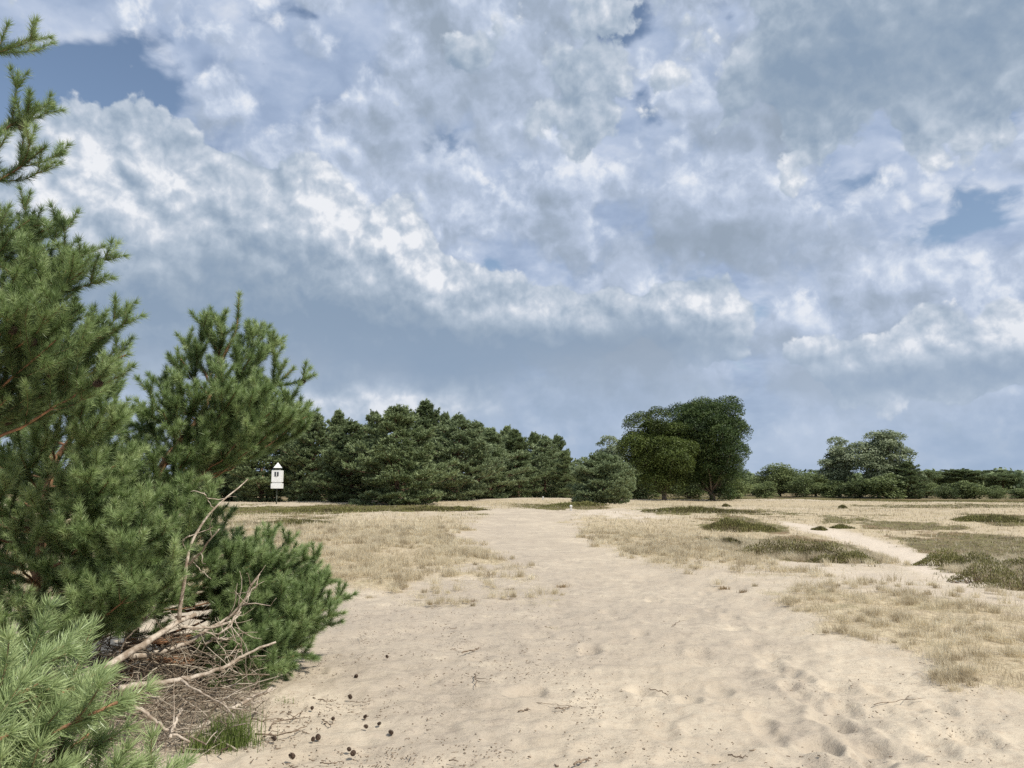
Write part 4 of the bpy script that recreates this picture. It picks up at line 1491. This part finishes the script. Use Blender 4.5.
dead_branch([(60, 690, 5.2), (113, 663, 5.5), (150, 640, 5.7), (178, 622, 5.9), (196, 614, 6.0)], 0.030, 0.015,
            'thick pale dead branch rising out of the brushwood with a tall forked shoot', 10, 1,
            forks=(([(179, 622, 5.9), (181, 600, 5.9), (186, 572, 5.85), (187, 560, 5.85), (191, 543, 5.9), (204, 520, 5.95), (215, 508, 6.0), (232, 493, 6.1), (248, 479, 6.2)], 0.017, 0.004),
                   ([(187, 565, 5.85), (199, 554, 5.8), (209, 541, 5.75), (219, 529, 5.7)], 0.010, 0.004),
                   ([(193, 562, 5.85), (203, 572, 5.8), (211, 579, 5.75)], 0.004, 0.002),
                   ([(214, 510, 6.0), (208, 500, 5.95), (204, 492, 5.9)], 0.004, 0.002),
                   ([(186, 550, 5.85), (183, 541, 5.8), (190, 535, 5.8)], 0.004, 0.002)))
dead_branch([(120, 688, 5.0), (150, 684, 5.2), (180, 680, 5.3), (205, 674, 5.4), (232, 664, 5.5), (246, 654, 5.6), (276, 642, 5.7)], 0.020, 0.007,
            'long pale dead branch lying level, reaching right towards the low pine bough', 12, 2,
            forks=(([(243, 657, 5.6), (240, 645, 5.6), (233, 640, 5.6)], 0.006, 0.002), ([(180, 680, 5.3), (200, 692, 5.2), (222, 704, 5.1), (234, 716, 5.0)], 0.009, 0.003)))
dead_branch([(180, 738, 5.25), (200, 727, 5.3), (216, 718, 5.4), (236, 707, 5.5), (256, 696, 5.7), (272, 688, 5.85)], 0.018, 0.011,
            'grey weathered dead branch on the sand behind the green grass tuft', 5, 3,
            forks=(([(262, 693, 5.75), (270, 691, 5.75), (278, 687, 5.85)], 0.006, 0.003), ([(236, 707, 5.5), (250, 704, 5.5), (268, 699, 5.55)], 0.006, 0.003)))
dead_branch([(130, 658, 6.1), (160, 652, 6.2), (188, 642, 6.3), (210, 628, 6.4), (224, 620, 6.5), (240, 611, 6.6)], 0.022, 0.008,
            'pale dead branch forking under the low bough, second above the long level one', 12, 4,
            forks=(([(180, 626, 6.2), (205, 628, 6.3), (230, 622, 6.4), (241, 612, 6.5)], 0.014, 0.006), ([(225, 622, 6.4), (240, 605, 6.4), (252, 585, 6.4), (259, 575, 6.4)], 0.010, 0.004)))
dead_branch([(205, 645, 6.0), (222, 632, 6.0), (240, 612, 6.1), (252, 592, 6.1), (260, 574, 6.2)], 0.010, 0.004,
            'thin dead branch standing up steeply before the low bough', 14, 5, kink=0.02)
dead_branch([(118, 655, 6.2), (126, 640, 6.2), (138, 628, 6.2), (148, 616, 6.2)], 0.008, 0.004, 'thin short dead branch leaning above the thick one', 5, 6)
dead_branch([(170, 738, 4.7), (176, 722, 4.75), (182, 708, 4.85)], 0.010, 0.006, 'short dead stick propped against the brushwood, near the green tuft', 2, 7)
dead_branch([(135, 705, 4.9), (152, 718, 4.9), (170, 732, 4.9), (190, 742, 4.9)], 0.012, 0.006, 'dead branch at the foot of the brushwood by the bottom corner pine', 6, 8)

# tangle of old twigs, one mass
rng = np.random.default_rng(55)
gt = Geo()
cnt = 0
bx0, bx1 = P(120, 700, 5.6)[0], P(262, 690, 5.9)[0]
for i in range(1250):
    u, v = rng.uniform(0, 1), rng.uniform(0, 1)
    x = bx0 - 0.9 + (bx1 - bx0 + 0.9) * u
    y = 5.0 + 2.9 * v
    if 512 + F_PX * x / y > 262 + rng.normal(0, 6): continue
    top_ = 0.46 * math.sin(math.pi * np.clip(0.18 + 0.8 * v, 0, 1)) * (0.35 + 0.65 * math.sin(math.pi * np.clip(u * 0.80 + 0.14, 0, 1)))
    z = GZ(x, y) + top_ * rng.uniform(0.0, 1.0) ** 0.8 + 0.01
    L = rng.uniform(0.12, 0.55)
    az = rng.uniform(0, 6.283)
    d = np.array([math.cos(az), math.sin(az) * 0.8, rng.normal(0.05, 0.32)])
    q = [np.array([x, y, z]) - d / np.linalg.norm(d) * L / 2]
    for j in range(5):
        d = d / np.linalg.norm(d) + rng.normal(0, 0.22, 3)
        d /= np.linalg.norm(d)
        q.append(q[-1] + d * L / 5)
    q = np.array(q)
    q[:, 2] = np.maximum(q[:, 2], GZ(x, y) + 0.006)
    r_ = rng.uniform(0.002, 0.0065)
    gt.tube(q, np.linspace(r_, r_ * 0.4, 6), 4, a=rng.uniform(0, 1), cap=False)
# brown fallen needles in and under the tangle, spread further back as painted shade
m = 60000
x = bx0 - 1.6 + (bx1 - bx0 + 1.8) * rng.uniform(0, 1, m); y = 4.9 + 4.2 * rng.uniform(0, 1, m)
ee = ((x - (bx0 + bx1) / 2 + 0.6) / 1.6) ** 2 + ((y - 6.6) / 2.1) ** 2
k = (rng.uniform(0, 1, m) < np.clip(1.6 - 1.5 * ee, 0, 1)) & (512 + F_PX * x / y < 268 + rng.normal(0, 10, m))
x, y = x[k], y[k]; m = len(x)
z = height(x, y) + 0.012 + rng.uniform(0, 1, m) ** 2 * 0.16
d = rand_dirs(m, rng); d[:, 2] *= 0.35
w_ = np.cross(d, [0, 0, 1.0]); w_ /= np.linalg.norm(w_, axis=1, keepdims=True) + 1e-6
c_ = np.stack([x, y, z], -1)
gt.tris(np.stack([c_ - w_ * 0.0018, c_ + w_ * 0.0018, c_ + d * 0.07], 1), np.clip(rng.normal(0.3, 0.2, m), 0, 1))
M_brush = bark_mat('brushwood', (0.10, 0.07, 0.045), (0.23, 0.175, 0.12), (0.42, 0.36, 0.275), scale=18)
tag(link('brushwood_litter', gt.mesh('brushwood_litter', M_brush)), kind='stuff')


# ------------------------------------------------------------------ green grass tufts
def grass_tuft(px, py, n, h, w, spread, label, mat, seed, group=None, name='grass_tuft', cat='grass tuft', lean=0.35):
    rng = np.random.default_rng(seed)
    b = ground(px, py)
    x = rng.normal(0, spread, n); y = rng.normal(0, spread * 0.8, n)
    z = height(b[0] + x, b[1] + y) - b[2] - 0.015
    T = blades(x, y, z, h * rng.uniform(0.35, 1.15, n), w * rng.uniform(0.6, 1.3, n), lean, rng)
    g = Geo(); g.tris(T, np.tile(np.clip(rng.normal(0.55, 0.2, n), 0, 1), 3))
    o = link(name, g.mesh(name, mat), loc=b)
    return tag(o, label, cat, group)


grass_tuft(232, 744, 520, 0.24, 0.0045, 0.085, 'fresh green grass tuft at the foot of the brushwood beside the grey branch', M_green, 1)
grass_tuft(200, 752, 240, 0.16, 0.0045, 0.05, 'smaller green grass tuft left of the tallest green one, by the corner pine', M_green, 2)
grass_tuft(281, 701, 90, 0.05, 0.005, 0.05, 'tiny yellow-green grass tuft on the sand at the end of the grey branch', M_green, 3)
grass_tuft(240, 685, 90, 0.05, 0.005, 0.06, 'tiny green grass patch just above the grey branch', M_green, 4)
M_brown = leaf_mat('brown_grass', (0.13, 0.085, 0.045), (0.30, 0.215, 0.12), (0.45, 0.36, 0.20), trans=0.2, nscale=5)
tufts = ((473, 603, .10, 'reddish brown dead tuft, largest on the sand below the left grass'), (502, 594, .06, 'low tuft right of the reddish dead one'), (510, 590, .07, 'dark tuft at the grass edge, tip of a short row'),
         (527, 612, .05, 'flat green-brown tuft in the middle of the track'), (552, 629, .07, 'small lone tuft with a twig, nearest on the track'), (509, 600, .05, 'tiny tuft under the dark one at the grass edge'),
         (524, 582, .07, 'tuft on the right end of the left grass'), (519, 573, .08, 'tuft just above the right end of the left grass'), (530, 578, .06, 'outermost tuft right of the left grass'),
         (562, 586, .06, 'dark lone tuft on the track right of the left grass'), (437, 588, .07, 'tuft on the sand below the left grass, left of centre'), (400, 592, .05, 'small sparse tuft at the lower edge of the left grass'),
         (370, 597, .06, 'sparse tuft left along the lower edge of the left grass'), (455, 581, .07, 'tuft at the lower rim of the left grass, near its middle'), (487, 585, .06, 'tuft above the reddish dead one'),
         (724, 588, .07, 'brown tuft left of the right-hand grass patch'), (743, 592, .07, 'brown tuft at the left tip of the right-hand grass patch'), (845, 632, .09, 'dark-rooted tuft on the lower edge of the right-hand patch'),
         (960, 664, .12, 'dark hollow tuft at the lower edge of the right-hand patch'), (955, 690, .10, 'green-grey tuft below the right-hand patch'), (1005, 688, .12, 'tall pale tuft at the lower right of the right-hand patch'),
         (688, 560, .08, 'tuft hanging over the right side of the track'), (652, 556, .09, 'tuft on the low bank right of the track'))
for i, (px_, py_, h_, l_) in enumerate(tufts):
    dist_ = ground(px_, py_)[1]
    grass_tuft(px_, py_, 110, h_, 0.0032 * max(1, dist_ / 7), 0.025 + 0.0014 * dist_, l_, (M_brown if i in (0, 2, 5, 9, 15, 16, 17, 18) else M_dry), 20 + i, 'small tufts on the sand')

# ------------------------------------------------------------------ heather clumps
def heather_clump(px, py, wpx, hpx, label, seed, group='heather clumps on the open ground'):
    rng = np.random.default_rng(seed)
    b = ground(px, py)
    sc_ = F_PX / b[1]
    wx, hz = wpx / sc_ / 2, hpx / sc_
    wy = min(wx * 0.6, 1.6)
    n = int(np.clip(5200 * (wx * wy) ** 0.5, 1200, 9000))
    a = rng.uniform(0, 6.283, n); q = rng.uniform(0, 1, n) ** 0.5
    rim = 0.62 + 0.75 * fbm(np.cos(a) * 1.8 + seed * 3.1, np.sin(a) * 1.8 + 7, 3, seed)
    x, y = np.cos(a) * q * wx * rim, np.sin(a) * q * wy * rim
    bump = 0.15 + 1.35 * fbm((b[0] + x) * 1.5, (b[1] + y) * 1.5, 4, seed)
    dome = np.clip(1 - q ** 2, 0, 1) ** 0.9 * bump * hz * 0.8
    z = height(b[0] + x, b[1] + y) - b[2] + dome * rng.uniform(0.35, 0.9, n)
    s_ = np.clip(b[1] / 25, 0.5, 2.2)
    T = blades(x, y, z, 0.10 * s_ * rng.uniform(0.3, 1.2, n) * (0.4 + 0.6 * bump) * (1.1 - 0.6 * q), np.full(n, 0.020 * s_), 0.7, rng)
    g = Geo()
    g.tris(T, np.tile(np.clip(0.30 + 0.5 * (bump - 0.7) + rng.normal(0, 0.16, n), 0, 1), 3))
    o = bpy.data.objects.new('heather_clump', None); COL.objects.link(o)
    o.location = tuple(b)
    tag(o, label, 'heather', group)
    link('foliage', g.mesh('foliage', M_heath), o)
    st = Geo()
    for i in range(40):
        j = rng.integers(0, n)
        tip = np.array([x[j], y[j], z[j]])
        rt = np.array([x[j] * 0.75, y[j] * 0.75, float(height(b[0] + x[j] * .75, b[1] + y[j] * .75)) - b[2] - 0.03])
        st.tube(np.array([rt, (rt + tip) / 2 + rng.normal(0, 0.02, 3), tip]), [0.012, 0.009, 0.005], 4)
    link('stems', st.mesh('stems', M_deaddark), o)
    return o


heather_clump(800, 557, 120, 27, 'long olive heather mound right of centre, the biggest before the sandy path', 1)
heather_clump(845, 563, 72, 18, 'heather mound at the right end of the long olive one', 2)
heather_clump(738, 530, 84, 14, 'olive heather mound behind and left of the long one', 3)
heather_clump(730, 545, 36, 8, 'small heather clump at the left tip of the long mound', 4)
heather_clump(706, 543, 14, 7, 'tiny dark heather clump, leftmost before the long mound', 5)
heather_clump(820, 530, 16, 4, 'small round brown heather clump beside the far end of the path', 6)
heather_clump(843, 529, 24, 4.5, 'small brown heather clump right of the round one near the path', 7)
heather_clump(945, 566, 60, 20, 'dark heather clump at the left end of the right border thicket', 8)
heather_clump(975, 568, 60, 24, 'dark heather clump second from the left in the right border thicket', 9)
heather_clump(985, 582, 76, 30, 'dark heather mound in front of the right border thicket', 10)
heather_clump(1020, 590, 90, 36, 'largest dark heather mound, cut by the right border', 11)
heather_clump(1015, 570, 80, 26, 'heather mound at the back of the right border thicket', 12)
heather_clump(843, 509, 9, 5, 'bright little green shrub far off below the pale birches', 13, None)
heather_clump(726, 507, 9, 5, 'tiny round green shrub in the far grass below the tallest oak', 14, None)
heather_clump(458, 511, 14, 6, 'bright green little shrub at the left end of the sandy crest', 15, None)
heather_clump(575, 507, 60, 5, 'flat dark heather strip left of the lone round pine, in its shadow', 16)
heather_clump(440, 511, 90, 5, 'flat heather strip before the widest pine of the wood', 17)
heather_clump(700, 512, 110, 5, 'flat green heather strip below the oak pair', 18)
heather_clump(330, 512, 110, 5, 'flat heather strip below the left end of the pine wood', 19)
heather_clump(298, 524, 80, 6, 'heather strip in the grass beside the foreground pine', 20)
heather_clump(990, 521, 70, 7, 'flat dark heather strip far right in the pale grass', 21)

# ------------------------------------------------------------------ white wayside box, posts
M_white, t_, b_ = new_mat('white_paint')
g_ = t_.n.new('ShaderNodeNewGeometry')
t_.put(b_.inputs['Base Color'], t_.mix(t_.ss(t_.noise(g_.outputs['Position'], 6, 4, 0.6), 0.45, 0.75), (0.80, 0.80, 0.78), (0.66, 0.66, 0.62)))
b_.inputs['Roughness'].default_value = 0.6
M_post = bark_mat('weathered_post', (0.40, 0.38, 0.34), (0.58, 0.56, 0.52), scale=9)
M_darkpane, t_, b_ = new_mat('dark_pane')
b_.inputs['Base Color'].default_value = (0.05, 0.055, 0.06, 1); b_.inputs['Roughness'].default_value = 0.2
M_roofdark = bark_mat('dark_felt', (0.05, 0.06, 0.045), (0.10, 0.11, 0.08), scale=9)


def bev_box(sx, sy, sz, zc, y=0.0, x=0.0, bev=0.01):
    import bmesh
    bm = bmesh.new()
    bmesh.ops.create_cube(bm, size=1)
    bmesh.ops.scale(bm, vec=(sx, sy, sz), verts=bm.verts)
    bmesh.ops.bevel(bm, geom=bm.edges[:], offset=bev, segments=2, affect='EDGES')
    bmesh.ops.translate(bm, vec=(x, y, zc), verts=bm.verts)
    return bm


def bm_obj(name, bm, mat, parent, loc=None):
    me = bpy.data.meshes.new(name); bm.to_mesh(me); bm.free(); me.materials.append(mat)
    return link(name, me, parent, loc)


def wayside_box():
    import bmesh
    D_ = 70.0
    k = D_ / F_PX
    c = P(277, 488.5, D_); gz = GZ(c[0], c[1])
    e = bpy.data.objects.new('wayside_box', None); COL.objects.link(e)
    e.location = (c[0], c[1], gz)
    tag(e, 'narrow white box with small window and peaked cap on a thin post', 'wayside box')
    zb = c[2] - gz
    w = 9.5 * k
    g = Geo(); g.tube([[0, 0, -0.2], [0, 0, zb]], 0.055, 10)
    link('post', g.mesh('post', M_roofdark), e)
    bm_obj('lower_body', bev_box(w * 1.06, w * 0.9, 5.0 * k, zb + 2.5 * k), M_white, e)
    bm_obj('waist', bev_box(w * 0.86, w * 0.74, 1.2 * k, zb + 5.6 * k), M_white, e)
    ub = bm_obj('upper_body', bev_box(w, w * 0.86, 11.6 * k, zb + 12.0 * k), M_white, e)
    bm_obj('window', bev_box(4.0 * k, 0.04, 4.2 * k, zb + 14.2 * k, y=-w * 0.43 - 0.012, x=0.3 * k, bev=0.004), M_darkpane, ub)
    bm_obj('window_bar', bev_box(0.6 * k, 0.03, 4.2 * k, zb + 14.2 * k, y=-w * 0.43 - 0.045, x=0.3 * k, bev=0.003), M_white, ub)
    bm_obj('neck', bev_box(w * 0.55, w * 0.5, 2.6 * k, zb + 19.0 * k), M_roofdark, e)
    bm = bmesh.new()
    bmesh.ops.create_cone(bm, cap_ends=True, segments=4, radius1=w * 0.52, radius2=0.01, depth=5.4 * k)
    bmesh.ops.rotate(bm, cent=(0, 0, 0), matrix=Matrix.Rotation(R(45), 3, 'Z'), verts=bm.verts)
    bmesh.ops.bevel(bm, geom=bm.edges[:], offset=0.01, segments=1, affect='EDGES')
    bmesh.ops.translate(bm, vec=(0, 0, zb + 23.0 * k), verts=bm.verts)
    bm_obj('cap', bm, M_white, e)


wayside_box()


def marker_post(px, py, hpx, label):
    b = ground(px, py)
    k = b[1] / F_PX
    h = hpx * k
    e = bpy.data.objects.new('marker_post', None); COL.objects.link(e)
    e.location = tuple(b); tag(e, label, 'post', 'small marker posts on the heath')
    bm_obj('shaft', bev_box(0.14, 0.14, h * 0.62 + 0.2, h * 0.31 - 0.1, bev=0.02), M_post, e)
    bm_obj('head', bev_box(0.16, 0.16, h * 0.36, h * 0.62 + h * 0.182, bev=0.04), M_white, e)


marker_post(571, 511, 6, 'short marker post with a white head, left of the lone round pine')
marker_post(543, 500, 3.5, 'tiny distant white marker post on the sandy crest')

# ------------------------------------------------------------------ cones, twigs and crumbs on the sand
cones = ((387, 659, 'pine cone farthest off on the sand, alone right of the low bough'), (350, 700, 'pine cone on the sand between the low bough and the front cones'), (356, 670 + 9, 'little dark cone up the sand, left of the farthest one'),
         (318, 741, 'double-looking cone near the bottom with a twig before it'), (313, 743, 'cone touching its neighbour, the left one of the pair near the bottom'), (333, 722, 'cone beside a crossed twig'),
         (366, 730, 'small cone just left of two round ones'), (379, 727, 'round cone, upper left one of the two beside the open sand'), (391, 736, 'round cone, lower right one of the two beside the open sand'),
         (349, 753, 'reddish brown cone lying near the bottom edge'), (353, 757, 'cone touching the reddish brown one'), (292, 760, 'pale grey cone at the bottom left of the sand'),
         (274, 742, 'cone near the green grass tuft'), (312, 711, 'small cone above the crossed twig'), (365, 748 - 28, 'tiny cone among the twigs in front of the farthest ones'), (253, 693, 'cone lying by the end of the grey branch'))
for i, (px_, py_, l_) in enumerate(cones):
    b = ground(px_, py_)
    o = link('pine_cone', CONES[i % 3], loc=(b[0], b[1], b[2] + 0.022))
    o.rotation_euler = (R(70 + random.uniform(-25, 25)), random.uniform(-.3, .3), random.uniform(0, 6.28))
    k_ = random.uniform(0.6, 0.9)
    o.scale = (k_, k_, k_)
    tag(o, l_, 'pine cone', 'fallen pine cones')


def fallen_twig(pts_px, r, label, seed, side=2, mat=None):
    rng = np.random.default_rng(seed)
    pts = np.array([ground(*p) for p in pts_px]); base = pts[0].copy()
    l_ = crm(pts, 14); l_[:, 2] = height(l_[:, 0], l_[:, 1]) + r + 0.012 + 0.008 * np.sin(np.linspace(0, 3 * math.pi, 14)) ** 2
    l_[1:-1, :2] += rng.normal(0, 0.006, (12, 2))
    g = Geo(); g.tube(l_ - base, np.linspace(r, r * 0.5, 14), 5)
    L = np.linalg.norm(l_[-1] - l_[0])
    for i in range(side):
        k = rng.integers(3, 11)
        d = (l_[k + 1] - l_[k - 1]); d[2] = 0; d /= np.linalg.norm(d)
        a = rng.choice([-1, 1]) * rng.uniform(0.5, 1.1)
        d2 = np.array([d[0] * math.cos(a) - d[1] * math.sin(a), d[0] * math.sin(a) + d[1] * math.cos(a), 0.05])
        q = np.array([l_[k] + d2 * L * 0.3 * t for t in (0, .4, .75, 1)]) - base
        q[1:-1] += rng.normal(0, 0.006, (2, 3))
        g.tube(q, np.linspace(r * 0.6, r * 0.3, 4), 4)
    o = link('fallen_twig', g.mesh('fallen_twig', mat or M_deaddark), loc=base)
    return tag(o, label, 'twig', 'fallen twigs on the sand')


tw = (([(255, 737), (275, 739), (292, 735), (307, 729)], .008, 'long dark twig on the sand right of the green grass tuft'), ([(252, 721), (262, 724), (272, 722), (284, 722)], .006, 'twig above the long dark one'),
      ([(271, 731), (276, 724), (289, 723), (298, 717), (302, 713)], .006, 'bent thin twig above and right of the long dark one'), ([(322, 722), (330, 728), (334, 721)], .005, 'crossed twig lying by a cone'),
      ([(318, 702), (328, 704), (336, 703)], .005, 'short twig left of the lone cone'), ([(350, 704), (362, 705), (370, 704)], .003, 'thin straight twig right of a small cone'),
      ([(320, 766), (332, 767), (342, 765)], .005, 'twig at the bottom edge beneath the cones'), ([(462, 655), (470, 653), (479, 651)], .010, 'reddish stick in the middle of the crusted sand'),
      ([(474, 676), (476, 683), (475, 690)], .006, 'forked dark twig standing askew left of the pit'), ([(555, 711), (564, 711), (572, 709)], .006, 'stick right of and below the pit'),
      ([(518, 714), (525, 713), (528, 711)], .006, 'short stick below the pit'), ([(574, 768), (584, 764), (592, 762)], .008, 'stick cut by the bottom edge near the middle'),
      ([(535, 705), (555, 707), (575, 709)], .003, 'thin long twig beside the pit'), ([(850, 682), (852, 690)], .004, 'thin twig standing in the sand among the footprints'),
      ([(728, 758), (740, 761), (748, 760)], .006, 'stick near the bottom right of the middle'), ([(874, 707), (900, 703), (912, 697)], .004, 'thin twig across the footprint track'),
      ([(672, 628), (680, 622)], .005, 'short twig on the right side of the sand track'), ([(650, 692), (662, 694), (668, 698)], .005, 'bent twig on the open sand, lower middle'),
      ([(535, 628), (545, 629), (552, 630)], .005, 'thin twig joined to the lone tuft on the track'), ([(360, 636), (363, 646)], .003, 'thin upright twig near the low bough'))
for i, (pp, r_, l_) in enumerate(tw):
    fallen_twig(pp, r_ * 0.8, l_, 60 + i, 2 if len(pp) > 2 else 1)

# crumbs of bark and short bits nobody could count
rng = np.random.default_rng(99)
gc = Geo()
n = 4200
px_ = rng.uniform(235, 1024, n) ; py_ = 590 + 185 * rng.uniform(0, 1, n) ** 0.8
px_ = np.where(rng.uniform(0, 1, n) < 0.8, 240 + (px_ - 235) * 0.46, px_)
for i in range(n):
    d = pdir(px_[i], py_[i]); t = -CAM_H / d[2]
    x, y = d[0] * t, d[1] * t
    if fbm(np.array([x * 1.1]), np.array([y * 1.1]), 3, 8)[0] < rng.uniform(0.3, 0.62): continue
    z = GZ(x, y) + 0.006
    L = rng.uniform(0.005, 0.024) * (3.0 if rng.random() < 0.08 else 1)
    a = rng.uniform(0, 6.283); v = np.array([math.cos(a), math.sin(a), rng.normal(0, 0.1)]) * L
    s_ = rng.uniform(0.0015, 0.0040)
    gc.tube(np.array([[x, y, z], [x, y, z] + v * 0.5 + rng.normal(0, 0.003, 3), [x, y, z] + v]), [s_, s_, s_ * 0.6], 4, a=rng.uniform(0, 1))
tag(link('litter_crumbs', gc.mesh('litter_crumbs', M_deaddark)), kind='stuff')
